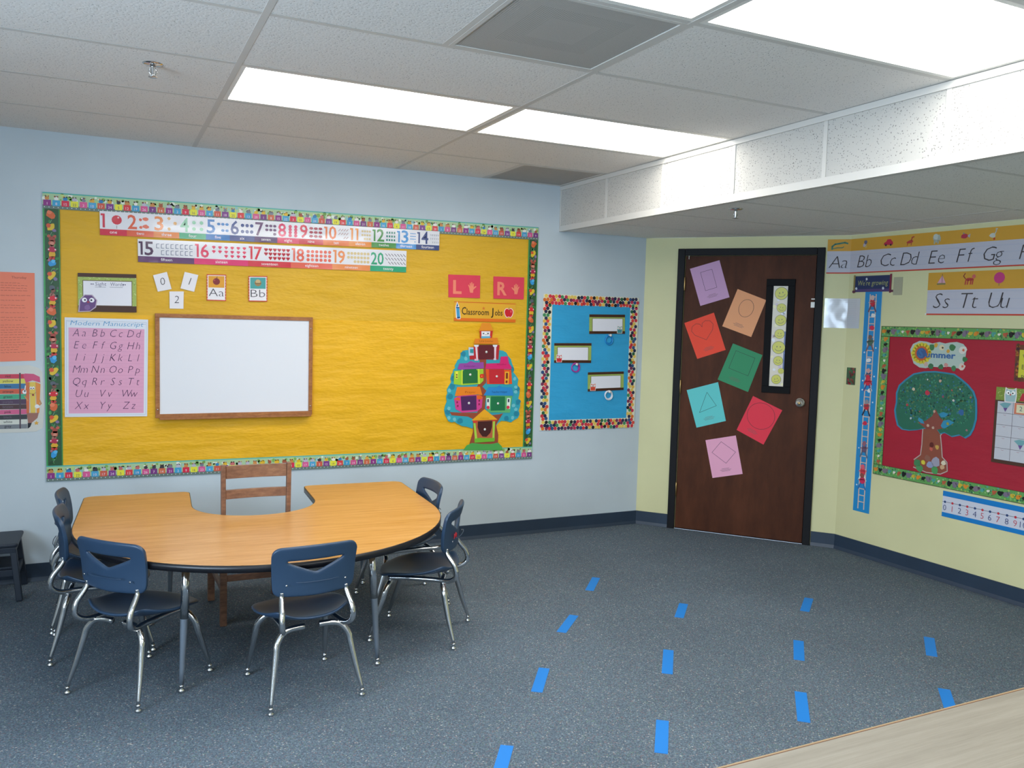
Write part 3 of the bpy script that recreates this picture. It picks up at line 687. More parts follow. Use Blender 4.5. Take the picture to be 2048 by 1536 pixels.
def critter_strip(xl, xr, zt_, zb_):
    A = Art(PB, .0065); m = quad((xl,zt_),(xr,zt_),(xr,zb_),(xl,zb_)); A.mb(m, '#2a5230', .001)
    A.rect(0,0,.10,1,'#3f9a55',1,m); A.rect(.93,0,1,1,'#3a8a45',1,m)
    w_, h_ = xr-xl, zt_-zb_; cx_ = (xl+xr)/2; z = zt_-.05; k = 0
    while z > zb_+.04:
        for _ in range(5): blob(A, (cx_+random.uniform(-.32,.32)*w_, z+random.uniform(-.05,.03)), random.uniform(.006,.014), random.choice(['#2f7d3c','#1f4426','#4a9a4c','#5d5560','#356b3a']), 1, 6, .6)
        t_ = k % 8; c = (cx_+random.uniform(-.004,.004), z)
        if t_ == 0: blob(A,c,.024,'#d2622f',3,9,.8); blob(A,(c[0]-.006,c[1]+.012),.012,'#e07a55',4)
        elif t_ in (1,5): blob(A,c,.026,'#d9b62e',3,10,.6,.9); blob(A,(c[0]-.012,c[1]+.008),.012,'#d2532d',4); blob(A,(c[0]+.016,c[1]-.018),.010,'#7c6c94',4)
        elif t_ == 2: blob(A,c,.015,'#a04535',3); blob(A,(c[0]-.014,c[1]+.016),.009,'#b85a48',3); blob(A,(c[0]+.014,c[1]+.016),.009,'#b85a48',3); blob(A,(c[0],c[1]-.020),.018,'#b05a44',3); blob(A,(c[0],c[1]-.022),.010,'#d08a74',4)
        elif t_ in (3,7):
            r_ = '#b01f45' if t_ == 3 else '#cf1f2e'
            blob(A,(c[0],c[1]+.026),.013,'#9a6a5c',3); blob(A,(c[0],c[1]+.008),.022,r_,4,10,.65,0); blob(A,(c[0],c[1]-.016),.017,'#d8a62a',3,8,1,0); blob(A,(c[0],c[1]-.036),.015,'#c33b34',3,8,.7,0)
            A.circ(c[0]-.016,c[1]+.010,.004,'#e8d8d8',5); A.circ(c[0]+.016,c[1]+.010,.004,'#e8d8d8',5)
        elif t_ == 4: blob(A,c,.020,'#2f92d0',3,9,.8); blob(A,(c[0]+.008,c[1]+.012),.011,'#55b0e0',4); blob(A,(c[0]-.012,c[1]+.018),.008,'#a06a80',3)
        else: blob(A,c,.014,'#555a66',3); blob(A,(c[0]+.006,c[1]-.018),.012,'#7a4a3c',3)
        A.line([(c[0]+.004,c[1]-.028),(c[0]-.004,c[1]-.045)],.002,'#86a88c',3)
        z -= .066; k += 1
    return A.done('border_strip', mat='satin', parent=bd)
critter_strip(oxl, oxl+bw-.006, yo[0][1]-.07, yo[3][1]+.05); critter_strip(oxr-.075, oxr, yo[1][1]-.07, yo[2][1]+.05)
track_strip((oxl,yo[0][1]-bw), (oxr,yo[1][1]-bw), bw, 0); track_strip((oxl,yo[3][1]), (oxr,yo[2][1]), bw, 0)
# ---- number banners
NAMES = 'one two three four five six seven eight nine ten eleven twelve thirteen fourteen fifteen sixteen seventeen eighteen nineteen twenty'.split()
NC = ['#d21f3c','#e0603c','#e5823a','#8cc8a4','#1a74ba','#243f86','#5d2f64','#df3a66','#d21f44','#e2702f','#e5862a','#3f8c3c','#2088cc','#2b3f7a','#4a2248','#dd2c58','#d81c38','#e2604a','#e88a4c','#35a377']
BC = ['#d21f3c','#e0603c','#e5823a','#4fae84','#1a74ba','#243f86','#4f2c66','#df3a66','#c91535','#e2702f','#e5862a','#3f8c3c','#2088cc','#2b3f7a','#5a2360','#dc1c68','#cf1030','#e2604a','#e88a4c','#35a377']
def banner(m, cells, first, off, name, label):
    A = Art(PB, off); A.mb(m, '#e4e2e6', .0012); tot = cells[-1]
    c0 = 0
    L = math.dist(m(0,0), m(1,0)); Hh = math.dist(m(0,0), m(0,1))
    for i, c1 in enumerate(cells):
        k = first+i; u0, u1 = c0/tot, c1/tot; w_ = (c1-c0)/tot*L
        A.rect(u0,.74,u1,1,BC[k-1],1,m); s = str(k)
        A.text(NAMES[k-1], (u0+u1)/2, .92, Hh*.13, '#f4eef0', 3, m, 'C')
        dig = Hh*.58; tw = dig*(.62 if k < 10 else 1.12)
        ud = u0+.006*w_/L+.002
        if s[0] == '1':
            def one(uu):
                o_ = m(uu,.68); e_ = m(uu,.68-.58); dx, dz = e_[0]-o_[0], e_[1]-o_[1]; ax = (dz/dig, -dx/dig); Q1 = lambda x, y: (o_[0]+ax[0]*x*dig+dx*y, o_[1]+ax[1]*x*dig+dz*y)
                A.poly([Q1(.12,0),(Q1(.27,0)),Q1(.27,1),Q1(.0,1),Q1(.0,.86),Q1(.12,.86)], NC[k-1], 3)
            one(ud)
            if s == '11': one(ud+dig*.44/L)
            elif len(s) > 1: A.text(s[1], ud+dig*.40/L, .68, dig, NC[k-1], 3, m, 'L', w=dig*.62, thin=.015)
            tw = dig*(.35 if k == 1 else .85 if k == 11 else 1.06)
        else: A.text(s, ud, .68, dig, NC[k-1], 3, m, 'L', w=tw, thin=.015)
        us = u0+(tw+.012)/L; ue = u1-.004/L
        shades = ['#c9a0a8','#8a8690'] if k in (7,10,14,20) else [NC[k-1]]
        if k == 1: A.circ((us+ue)/2,.34,.026,'#cf2034',3,m); A.circ((us+ue)/2+.004,.24,.005,'#f0c8cc',4,m,8); A.line([((us+ue)/2,.58),((us+ue)/2,.70)],.002,'#553',3,m)
        elif k == 2:
            for v in (.24,.56): blob(A, m((us+ue)/2,v), .018, '#e2694a', 3, 9, .65, 0); blob(A, m(us+.006,v+.04), .009, '#e2694a', 3, 6)
        elif k == 3:
            for u_, v in ((.3,.15),(.75,.36),(.3,.6)): blob(A, m(us+(ue-us)*u_,v), .009, '#e0a860', 3, 10)
        else:
            rows = 3 if k > 8 and k != 15 else 2; 
            if k in (4,): rows = 2
            if k in (8,): rows = 4
            if k == 6: rows = 2
            if k == 7: rows = 3
            if k == 13: rows = 4
            per = math.ceil(k/rows); n_ = 0
            for r_ in range(rows):
                q_ = per if r_ < rows-1 else k-per*(rows-1)
                for j in range(q_):
                    u_ = us+(ue-us)*((per-q_)+j+.5)/per; v = .13+.56*(r_+.5)/rows; rr = min((ue-us)*L/per*.44, .0105); P_ = m(u_,v); c = NC[k-1] if k not in (19,11) else '#d8c08a'
                    if k == 15: A.line([(P_[0]+rr*.7,P_[1]+rr*1.2),(P_[0]-rr*.6,P_[1]+rr),(P_[0]-rr*.6,P_[1]-rr*1.1),(P_[0]+rr*.7,P_[1]-rr*1.1)],.0028,'#4a5a78',3)
                    elif k == 17: A.circ(P_[0]-rr*.5,P_[1]+rr*.3,rr*.62,c,3,n=7); A.circ(P_[0]+rr*.5,P_[1]+rr*.3,rr*.62,c,3,n=7); A.poly([(P_[0]-rr,P_[1]+rr*.1),(P_[0]+rr,P_[1]+rr*.1),(P_[0],P_[1]-rr*1.2)],c,3)
                    elif k == 16: A.poly([(P_[0]-rr*1.1,P_[1]+rr*.3),(P_[0]-rr*.5,P_[1]+rr*.8),(P_[0]+rr*.5,P_[1]+rr*.8),(P_[0]+rr*1.1,P_[1]+rr*.3),(P_[0],P_[1]-rr)],c,3)
                    elif k == 9: A.poly([(P_[0]-rr*1.3,P_[1]-rr*.3),(P_[0]-rr*.7,P_[1]+rr*.7),(P_[0]+rr*.7,P_[1]+rr*.7),(P_[0]+rr*1.3,P_[1]-rr*.3),(P_[0],P_[1]-rr*.9)],'#a8354a',3)
                    elif k in (10,20): A.line([(P_[0]-rr*.8,P_[1]+rr*(.8 if k==20 else -.8)),(P_[0]+rr*.8,P_[1]-rr*(.8 if k==20 else -.8))],.004,'#6f6a70' if k==20 else '#b08a88',3)
                    elif k == 14: A.line([(P_[0]-rr*.3,P_[1]+rr),(P_[0]+rr*.3,P_[1]),(P_[0],P_[1]-rr)],.0022,'#6a6a80',3)
                    elif k == 12: A.rect(P_[0]-rr*.7,P_[1]-rr*.8,P_[0]+rr*.7,P_[1]+rr,'#26806c',3)
                    else: A.circ(P_[0],P_[1],rr,c,3,n=8,ry=rr*(.8 if k in (5,7,13) else 1))
        c0 = c1
    o = A.done(name, label, 'banner', mat='gloss')
Q_ = [(-2.936,2.073),(-0.9149,2.101),(-0.9157,1.976),(-2.935,1.94)]
banner(quad(*Q_), [46,93,139,188,233,281,326,370,420,475,524,579,625,679], 1, .0095, 'number_banner', 'long white laminated number banner reading 1 to 14 at the top of the yellow board')
Q_ = [(-2.743,1.931),(-1.141,1.959),(-1.142,1.82),(-2.741,1.801)]
banner(quad(*Q_), [101,203,288,374,456,537], 15, .0090, 'number_banner', 'shorter laminated number banner reading 15 to 20, below the one with 1 to 14')
# ---- owl name plates
def owl(A, c, s, col, beak='#d94a3a'):
    A.poly([(c[0]-s*.9,c[1]-s*1.1),(c[0]+s*.9,c[1]-s*1.1),(c[0]+s,c[1]),(c[0]+s*.85,c[1]+s*1.25),(c[0]+s*.4,c[1]+s*.95),(c[0]-s*.4,c[1]+s*.95),(c[0]-s*.85,c[1]+s*1.25),(c[0]-s,c[1])], '#e8dcd6', 5)
    A.poly([(c[0]-s*.75,c[1]-s),(c[0]+s*.75,c[1]-s),(c[0]+s*.85,c[1]),(c[0]+s*.7,c[1]+s*1.05),(c[0]+s*.35,c[1]+s*.8),(c[0]-s*.35,c[1]+s*.8),(c[0]-s*.7,c[1]+s*1.05),(c[0]-s*.85,c[1])], col, 6)
    for k in (-1,1): A.circ(c[0]+k*s*.4,c[1]+s*.38,s*.34,'#f2f0ec',7,n=10); A.circ(c[0]+k*s*.34,c[1]+s*.34,s*.13,'#332',8,n=8)
    A.poly([(c[0]-s*.14,c[1]+s*.2),(c[0]+s*.14,c[1]+s*.2),(c[0],c[1]-s*.12)], beak, 8)
def plate(q, off, inner, label, oc, side, txt=None):
    m = quad(*q); A = Art(PB, off); A.mb(m, '#9db25a', .0012); w_ = math.dist(m(0,0),m(1,0)); h_ = math.dist(m(0,0),m(0,1))
    for i in range(40 if not txt else 260):
        A.circ(random.uniform(.01,.99),random.uniform(.08,.92),.003 if txt else .002,random.choice(['#b9cc6a','#7d9a48','#c5cf96']),1,m,5)
    A.rect(0,0,1,inner[0],'#42200f',2,m); A.rect(0,inner[1],1,1,'#42200f',2,m)
    A.rect(inner[2]-.012,inner[4]-.02,inner[3]+.012,inner[5]+.01,'#6a5a34',2,m); A.rect(inner[2],inner[4],inner[3],inner[5],'#e4e3ea',3,m)
    if txt:
        A.text('Sight', .29, inner[4]+.12, h_*.095, '#4a4a6a', 5, m, 'L', .1, thin=-.008, w=.056); A.text('Words', .545, inner[4]+.12, h_*.095, '#4a4a6a', 5, m, 'L', .1, thin=-.008, w=.068)
        for a_, b_ in ((.29,.47),(.54,.76)): A.line([(a_,inner[4]+.155),(b_,inner[4]+.155)],.0018,'#5a5a78',5,m)
        for u_ in (.225,.255,.775,.805): A.circ(u_,inner[4]+.08,.0035,'#4a4a6a',5,m,6)
    c = m(side, .78)
    if oc == 'bird':
        s = .044; A.poly([(c[0]-s*1.15,c[1]-s*1.15),(c[0]+s*.2,c[1]-s*1.05),(c[0]+s*.9,c[1]-s*.5),(c[0]+s*1.05,c[1]+s*.4),(c[0]+s*.5,c[1]+s*1.1),(c[0]-s*.4,c[1]+s*1.1),(c[0]-s*1,c[1]+s*.4)],'#b9a8b8',5)
        A.poly([(c[0]-s*1,c[1]-s*1.03),(c[0]+s*.2,c[1]-s*.95),(c[0]+s*.8,c[1]-s*.4),(c[0]+s*.93,c[1]+s*.4),(c[0]+s*.4,c[1]+s),(c[0]-s*.35,c[1]+s),(c[0]-s*.88,c[1]+s*.4)],'#66457c',6)
        for k in (-1,1): A.circ(c[0]+k*s*.42,c[1]+s*.4,s*.3,'#eceaf0',7,n=10); A.circ(c[0]+k*s*.36,c[1]+s*.4,s*.12,'#223',8,n=8)
        A.circ(c[0],c[1]+s*.15,s*.14,'#a0354a',8,n=6); blob(A,(c[0]-s*.1,c[1]-s*.5),s*.35,'#7d5c92',7)
    else: owl(A, c, .025, oc)
    return A.done('name_plate' if not txt else 'title_card', label, 'sign', 'owl name plates on the blue board' if not txt else None, 'satin')
plate([(-3.048,1.724),(-2.751,1.73),(-2.751,1.513),(-3.048,1.51)], .0085, (.10,.84,.09,.915,.20,.83), 'green and brown card titled Sight Words with a purple bird at its corner', 'bird', .17, 1)
# ---- digit cards
for (q, s, l) in (([(-2.663,1.729),(-2.589,1.752),(-2.564,1.654),(-2.638,1.636)],'0','white paper card with a handwritten 0, leftmost of the three above the whiteboard'),
    ([(-2.493,1.757),(-2.418,1.742),(-2.441,1.643),(-2.516,1.66)],'1','white paper card with a handwritten 1, tilted to the right above the whiteboard'),
    ([(-2.576,1.64),(-2.498,1.643),(-2.5,1.542),(-2.575,1.541)],'2','white paper card with a handwritten 2, lowest of the three above the whiteboard')):
    m = quad(*q); A = Art(PB, .0085); A.mb(m, '#e6e3e6', .001); A.text(s, .5, .68, .043, '#4c4a50', 3, m, 'C', .12, thin=-.014); A.done('digit_card', l, 'card', 'white digit cards')
# ---- letter cards
for q, bg, s, l, k in (([(-2.372,1.749),(-2.262,1.752),(-2.263,1.595),(-2.372,1.595)],'#dc9a22','Aa','small red-bordered card with a dark red apple and the letters Aa',0),
    ([(-2.134,1.75),(-2.023,1.754),(-2.023,1.6),(-2.133,1.598)],'#3f9a97','Bb','small red-bordered card with a ball on teal and the letters Bb',1)):
    m = quad(*q); A = Art(PB, .0085); A.mb(m, '#c8402c', .0012); A.rect(.05,.035,.95,.965,'#e9e4e2',1,m); A.rect(.09,.06,.91,.50,bg,2,m); A.rect(.09,.50,.91,.94,'#e6e3e6',2,m)
    for i in range(9):
        for u_ in (.025,.975): A.circ(u_,.06+i*.11,.002,'#f0d8c0',2,m,5)
    A.circ(.5,.27,.020,'#7c1f26' if not k else '#9a7a4a',3,m,16)
    if k: A.circ(.5,.22,.014,'#c0a878',4,m,12); A.rect(.33,.27,.67,.31,'#7a6038',5,m)
    else: A.circ(.40,.22,.005,'#a8404a',4,m,8); A.line([(.5,.16),(.54,.09)],.003,'#4a2a1a',4,m)
    A.text(s, .5, .83, .046, '#45424a', 4, m, 'C', thin=-.014, w=.085); A.done('letter_card', l, 'card', 'apple and ball letter cards', 'satin')
# ---- manuscript alphabet chart
q = [(-3.115,1.476),(-2.69,1.474),(-2.698,0.9142),(-3.12,0.9205)]; m = quad(*q); A = Art(PB, .0085); A.mb(m, '#d9dfe8', .001)
A.rect(.045,.10,.955,.965,'#dba0bd',1,m); A.line([(.02,.03),(.98,.03),(.98,.98),(.02,.98)],.0012,'#9aa8bc',2,m,True)
A.text('Modern Manuscript', .5, .075, .026, '#4f97c4', 4, m, 'C', .25, thin=-.010, w=.37)
A.line([(.03,.04),(.13,.04)],.0012,'#8898a8',3,m); A.line([(.89,.05),(.97,.05)],.0012,'#8898a8',3,m)
for i in range(21): A.line([(.05,.135+i*.04),(.95,.135+i*.04)],.0006,'#b886a8',2,m)
rows = ['Aa Bb Cc Dd','Ee Ff Gg Hh','Ii Jj Kk Ll','Mm Nn Oo Pp','Qq Rr Ss Tt','Uu Vv Ww','Xx Yy Zz']
for i, r_ in enumerate(rows):
    w4 = r_.split(); us = [.175,.395,.61,.825] if len(w4) == 4 else [.20,.48,.775]
    for u_, s in zip(us, w4): A.text(s[0], u_-.047, .187+i*.1225, .043, '#4a2a52', 4, m, 'C', .22, thin=-.018, xs=.85); A.text(s[1], u_+.046, .187+i*.1225, .043, '#4a2a52', 4, m, 'C', .22, thin=-.018, xs=.88)
A.done('alphabet_chart', 'pink and white alphabet chart titled Modern Manuscript left of the whiteboard', 'poster', None, 'satin')
# ---- whiteboard
q = [(-2.654,1.513),(-1.74,1.516),(-1.745,0.888),(-2.654,0.8946)]; xl, xr = q[0][0], (q[1][0]+q[2][0])/2-.006; ztp = (q[0][1]+q[1][1])/2-.003; zbm = (q[2][1]+q[3][1])/2+.012
wbm_ = empty('whiteboard', ((xl+xr)/2, -.007, zbm)); setp(wbm_, 'blank whiteboard in a brown oak frame with a marker ledge on the yellow board', 'whiteboard')
W2, HH = (xr-xl)/2, ztp-zbm; f = .023
MB().box(-W2+.01,-.012,.01,W2-.01,0,HH-.01).build('writing_surface', M['whiteboard'], wbm_)
for a, b, c, d in ((-W2,0,W2,f),(-W2,HH-f,W2,HH),(-W2,f,-W2+f,HH-f),(W2-f,f,W2,HH-f)): MB().box(a,-.020,b,c,0,d).build('frame_rail', M['oak_frame'], wbm_, bevel=.002)
MB().box(-W2+.02,-.050,-.008,W2-.012,-.001,-.0005).box(-W2+.02,-.052,-.008,W2-.012,-.046,.004).build('marker_ledge', M['oak_frame'], wbm_, bevel=.0015)
for x, z in ((W2-.0115,HH-.07),(W2-.0115,.055),(-W2+.0115,.05)): MB().lathe([(.0045,0),(.004,.002),(.001,.003)], (x,-.020,z), 10, 'y').build('screw', M['chrome'], wbm_, True)
# ---- L and R signs
HAND = [(-.30,-.9),(.30,-.9),(.34,-.35),(.80,.05),(.98,.22),(.86,.34),(.62,.24),(.40,.08),(.44,.70),(.34,.80),(.22,.72),(.16,.25),(.10,.92),(.0,1.02),(-.12,.92),(-.10,.25),(-.24,.80),(-.36,.86),(-.42,.74),(-.34,.20),(-.58,.50),(-.70,.52),(-.74,.40),(-.50,-.05),(-.44,-.45)]
for q, s, fl, l in (([(-0.8458,1.821),(-0.613,1.825),(-0.6119,1.672),(-0.8414,1.67)],'L',1,'pinkish red paper sign with a peach letter L and a hand cutout'),([(-0.5143,1.824),(-0.2786,1.828),(-0.2779,1.675),(-0.5101,1.673)],'R',-1,'pinkish red paper sign with a peach letter R and a hand cutout')):
    m = quad(*q); A = Art(PB, .0085); A.mb(m, '#d83850', .001); A.text(s, .14 if fl > 0 else .12, .82, .086, '#eb8468', 3, m, 'L', thin=.03, w=.062 if fl > 0 else .072)
    c = m(.73,.55); s_ = .036; A.poly([(c[0]+fl*p[0]*s_, c[1]+p[1]*s_*1.05) for p in HAND], '#eb8468', 3); A.done('hand_sign', l, 'sign', 'left and right hand signs')
# ---- classroom jobs banner
q = [(-0.7989,1.644),(-0.34,1.644),(-0.3373,1.513),(-0.7983,1.513)]; m = quad(*q); A = Art(PB, .0085); A.mb(m, '#dfa62a', .0012)
A.rect(0,0,1,.045,'#d26a1c',1,m); A.rect(0,.84,1,1,'#dd6a10',1,m)
A.poly([(.045,.0),(.075,.22),(.105,.80),(.10,.90),(.045,.90),(.03,.80),(.02,.28)],'#f0e8ea',2,m); A.poly([(.047,.06),(.065,.24),(.030,.28)],'#2b6a96',3,m); A.rect(.028,.28,.082,.34,'#1f4f80',3,m)
A.poly([(.030,.34),(.080,.32),(.095,.80),(.045,.82)],'#3f97c4',3,m); A.poly([(.045,.80),(.095,.78),(.097,.86),(.047,.88)],'#1d3f74',3,m)
Wb = math.dist(m(0,0),m(1,0)); A.text('C', .12, .66, .050, '#33240e', 4, m, 'L', thin=.01, w=Wb*.068); A.text('lassroom', .197, .66, .040, '#33240e', 4, m, 'L', thin=.008, w=Wb*.36)
A.text('J', .59, .66, .050, '#33240e', 4, m, 'L', thin=.01); A.text('obs', .655, .66, .040, '#33240e', 4, m, 'L', thin=.008, w=Wb*.125)
c = m(.47,.31)
A.poly([(c[0]+(.013 if i%2==0 else .0055)*math.sin(PI*i/5), c[1]+(.013 if i%2==0 else .0055)*math.cos(PI*i/5)) for i in range(10)], '#d8742c', 4)
AP = [(.0,.62),(.25,.85),(.62,.82),(.92,.5),(.98,.05),(.78,-.55),(.42,-.95),(.15,-.85),(0,-.78),(-.15,-.85),(-.42,-.95),(-.78,-.55),(-.98,.05),(-.92,.5),(-.62,.82),(-.25,.85)]
def apple(A, c, s, L=4): A.poly([(c[0]+x*s*1.16,c[1]+y*s*1.16) for x,y in AP],'#f0d2cc',L); A.poly([(c[0]+x*s,c[1]+y*s) for x,y in AP],'#cc1626',L+1); A.circ(c[0]+s*.5,c[1]+s*.3,s*.16,'#e2606a',L+2,n=8,ry=s*.3); A.line([(c[0],c[1]+s*.6),(c[0]+s*.08,c[1]+s*1.15)],s*.1,'#4a7a70',L+2)
apple(A, m(.885,.50), .032); A.done('title_banner', 'yellow banner titled Classroom Jobs with a blue crayon and a red apple', 'banner', None, 'satin')
# ---- jobs tree
jt = empty('jobs_tree'); setp(jt, 'teal tree cutout covered in bright little houses naming classroom jobs', 'cutout')
def part(name, pts, col, off, th=.0012, deco=None, mat='satin'):
    A = Art(PB, off); A.base(pts, col, th)
    if deco: deco(A)
    return A.done(name, mat=mat, parent=jt)
can = [(-0.7038,1.317),(-0.7301,1.312),(-0.7438,1.29),(-0.7479,1.259),(-0.7658,1.25),(-0.7757,1.228),(-0.7871,1.21),(-0.782,1.195),(-0.796,1.184),(-0.798,1.166),(-0.8094,1.149),(-0.8159,1.122),(-0.8083,1.1),(-0.8288,1.069),(-0.8401,1.047),(-0.8349,1.025),(-0.8437,0.9985),(-0.8383,0.9674),(-0.8495,0.9411),(-0.8559,0.9102),(-0.8481,0.879),(-0.8358,0.8565),(-0.8235,0.8339),(-0.7995,0.8243),(-0.7782,0.8282),(-0.7564,0.8141),(-0.7224,0.7974),(-0.6885,0.7919),(-0.664,0.7844),(-0.642,0.7769),(-0.6381,0.8152),(-0.6412,0.8424),(-0.4635,0.8377),(-0.4647,0.7919),(-0.4502,0.8098),(-0.428,0.8253),(-0.3876,0.8218),(-0.3518,0.8116),(-0.3318,0.8249),(-0.2966,0.8425),(-0.2846,0.8699),(-0.293,0.8933),(-0.2813,0.93),(-0.2874,0.9625),(-0.2983,0.9811),(-0.2893,1.022),(-0.2981,1.059),(-0.3089,1.078),(-0.3023,1.115),(-0.3263,1.147),(-0.3473,1.17),(-0.3431,1.202),(-0.3566,1.229),(-0.365,1.257),(-0.3858,1.277),(-0.4016,1.302),(-0.427,1.315),(-0.4571,1.319)]
def cd_(A):
    for p in [(-0.8211,1.042),(-0.8207,0.9205),(-0.8192,0.856),(-0.7786,0.8438),(-0.7048,1.259),(-0.3305,1.119),(-0.3211,1.06),(-0.335,0.9311),(-0.3163,0.903),(-0.34,0.8436),(-0.3226,1.027)]: blob(A,p,.013,'#72bcc4',2,9)
    for p in [(-0.813,0.9981),(-0.8004,1.069),(-0.8296,0.8963),(-0.7376,0.8315),(-0.7786,1.148),(-0.7946,1.122),(-0.7247,1.29),(-0.3079,1.046),(-0.3,0.9535),(-0.3128,0.8706),(-0.3881,0.8402),(-0.3578,1.184)]: blob(A,p,.020,'#1f7f96',1,8)
part('canopy', can, '#2f9fae', .0085, deco=cd_)
part('trunk', [(-0.6033,1.26),(-0.5544,1.26),(-0.5499,1.094),(-0.5786,1.067),(-0.5484,1.039),(-0.5549,0.9127),(-0.5141,0.8663),(-0.4444,0.8715),(-0.4144,0.8776),(-0.4434,0.8371),(-0.4673,0.7966),(-0.4478,0.7272),(-0.4488,0.6721),(-0.4383,0.6579),(-0.666,0.667),(-0.6525,0.7117),(-0.639,0.7565),(-0.6412,0.8424),(-0.6805,0.8614),(-0.8007,0.8734),(-0.8154,0.896),(-0.739,0.8897),(-0.6131,0.8868),(-0.5758,0.9583),(-0.6177,1.067),(-0.6038,1.094),(-0.6013,1.184)], '#94462f', .0100)
part('grass', [(-0.7111,0.63),(-0.6853,0.6633),(-0.6468,0.6776),(-0.5681,0.6677),(-0.4986,0.6649),(-0.4488,0.6721),(-0.4178,0.6433),(-0.412,0.6172)], '#4aa04c', .0115)
def house(body, roof, door, bc, rc, dc, txt, tc, th, extra=None, tw=None):
    A = Art(PB, .0122); A.base(body, bc, .0012)
    if extra: extra(A)
    A.poly(door, dc, 3); cx_ = sum(p[0] for p in door)/len(door); cz_ = sum(p[1] for p in door)/len(door)
    h = A.done('house', mat='satin', parent=jt)
    B_ = Art(PB, .0148); B_.base(roof, rc, .001); rx = sum(p[0] for p in roof)/len(roof); rz = min(p[1] for p in roof)+(max(p[1] for p in roof)-min(p[1] for p in roof))*(.30 if len(roof) > 3 else .12)
    B_.text(txt, rx, rz, th, tc, 3, ID, 'C', .05, thin=-.010, w=tw); B_.done('house_roof', mat='satin', parent=h)
    MB().lathe([(.008,0),(.0085,.002),(.006,.005),(.001,.006)], (cx_,-.0148,cz_), 14, 'y').build('hook_dot', M['white_paint'], h, True)
house([(-0.6774,1.338),(-0.4573,1.355),(-0.4628,1.254),(-0.6793,1.253)], [(-0.6419,1.395),(-0.4755,1.405),(-0.4638,1.361),(-0.6513,1.361)], [(-0.6169,1.354),(-0.4994,1.355),(-0.4968,1.259),(-0.6114,1.253)], '#b3202c','#e0801c','#5f1524','Line Leader','#8a4a14',.013,
  lambda A: [A.poly([(-0.6408,1.351),(-0.6263,1.352),(-0.6176,1.253),(-0.63,1.253)],'#e3cdd6',4),A.poly([(-0.4985,1.353),(-0.4817,1.353),(-0.4831,1.254),(-0.4941,1.253)],'#e3cdd6',4),A.poly([(-0.6511,1.353),(-0.614,1.354),(-0.6178,1.34),(-0.6446,1.34)],'#dfe2ee',5),A.poly([(-0.5099,1.355),(-0.4741,1.355),(-0.478,1.342),(-0.5053,1.341)],'#dfe2ee',5),A.poly([(-0.6425,1.258),(-0.6157,1.259),(-0.6153,1.245),(-0.6442,1.245)],'#d8b8c8',5),A.poly([(-0.499,1.263),(-0.4821,1.263),(-0.4796,1.25),(-0.5007,1.25)],'#cfc8d8',5),A.poly([(-0.6896,1.336),(-0.6527,1.336),(-0.6492,1.281),(-0.6861,1.279)],'#b8cfe0',4),A.poly([(-0.6791,1.324),(-0.6524,1.325),(-0.6517,1.296),(-0.6784,1.298)],'#2f8f96',5)], tw=.105)
house([(-0.6104,1.452),(-0.5106,1.454),(-0.5154,1.402),(-0.6049,1.401)], [(-0.5952,1.504),(-0.5329,1.505),(-0.5217,1.477),(-0.5042,1.452),(-0.6186,1.45),(-0.6048,1.475)], [(-0.597,1.447),(-0.5305,1.448),(-0.5325,1.414),(-0.5949,1.413)], '#c42c22','#e28a1e','#e4dfe2',' ','#000',.01,
  lambda A: [A.poly([(-0.599,1.413),(-0.5262,1.414),(-0.5341,1.398),(-0.5945,1.397)],'#5aa8c4',5)]+[blob(A,p,.005,'#2c2320',6) for p in [(-0.5809,1.432),(-0.5635,1.434),(-0.5468,1.432)]])
house([(-0.791,1.175),(-0.5746,1.19),(-0.5724,1.107),(-0.5962,1.085),(-0.7291,1.077),(-0.7914,1.086)], [(-0.7542,1.226),(-0.6993,1.228),(-0.6708,1.244),(-0.6415,1.233),(-0.5758,1.235),(-0.5722,1.193),(-0.7461,1.184),(-0.7676,1.188)], [(-0.7314,1.17),(-0.7126,1.186),(-0.6306,1.188),(-0.6181,1.175),(-0.6159,1.092),(-0.727,1.088)], '#9cc832','#93459a','#1f6b36','Calendar','#5c2a66',.013,
  lambda A: [A.poly([(-0.7365,1.184),(-0.7293,1.184),(-0.7269,1.081),(-0.735,1.082)],'#d8e23a',4),A.poly([(-0.616,1.188),(-0.6063,1.188),(-0.5987,1.085),(-0.6109,1.085)],'#cfe040',4),A.poly([(-0.7815,1.171),(-0.7624,1.171),(-0.7627,1.122),(-0.7789,1.122)],'#e6dc4a',4),blob(A,([(-0.7714,1.149)][0]),.006,BLK,5),blob(A,([(-0.771,1.132)][0]),.006,BLK,5),blob(A,([(-0.5864,1.139)][0]),.016,'#d8281e',5,10),blob(A,([(-0.5864,1.139)][0]),.005,'#e8a030',6)], tw=.085)
house([(-0.5573,1.188),(-0.3628,1.184),(-0.3523,1.083),(-0.5447,1.084)], [(-0.5535,1.226),(-0.4521,1.229),(-0.4459,1.274),(-0.3933,1.277),(-0.3818,1.227),(-0.3635,1.206),(-0.3605,1.188),(-0.5623,1.19)], [(-0.5327,1.188),(-0.4184,1.188),(-0.4129,1.086),(-0.5275,1.087)], '#e2521c','#d41f6c','#c2222e','Weather','#a01648',.013,
  lambda A: [A.poly([(-0.4103,1.17),(-0.3776,1.17),(-0.38,1.081),(-0.4113,1.081)],'#efae2c',4),A.poly([(-0.4025,1.161),(-0.3874,1.161),(-0.3872,1.12),(-0.4023,1.12)],'#7a2418',5),A.poly([(-0.4035,1.108),(-0.3884,1.108),(-0.3894,1.09),(-0.404,1.09)],'#7a2418',5)], tw=.075)
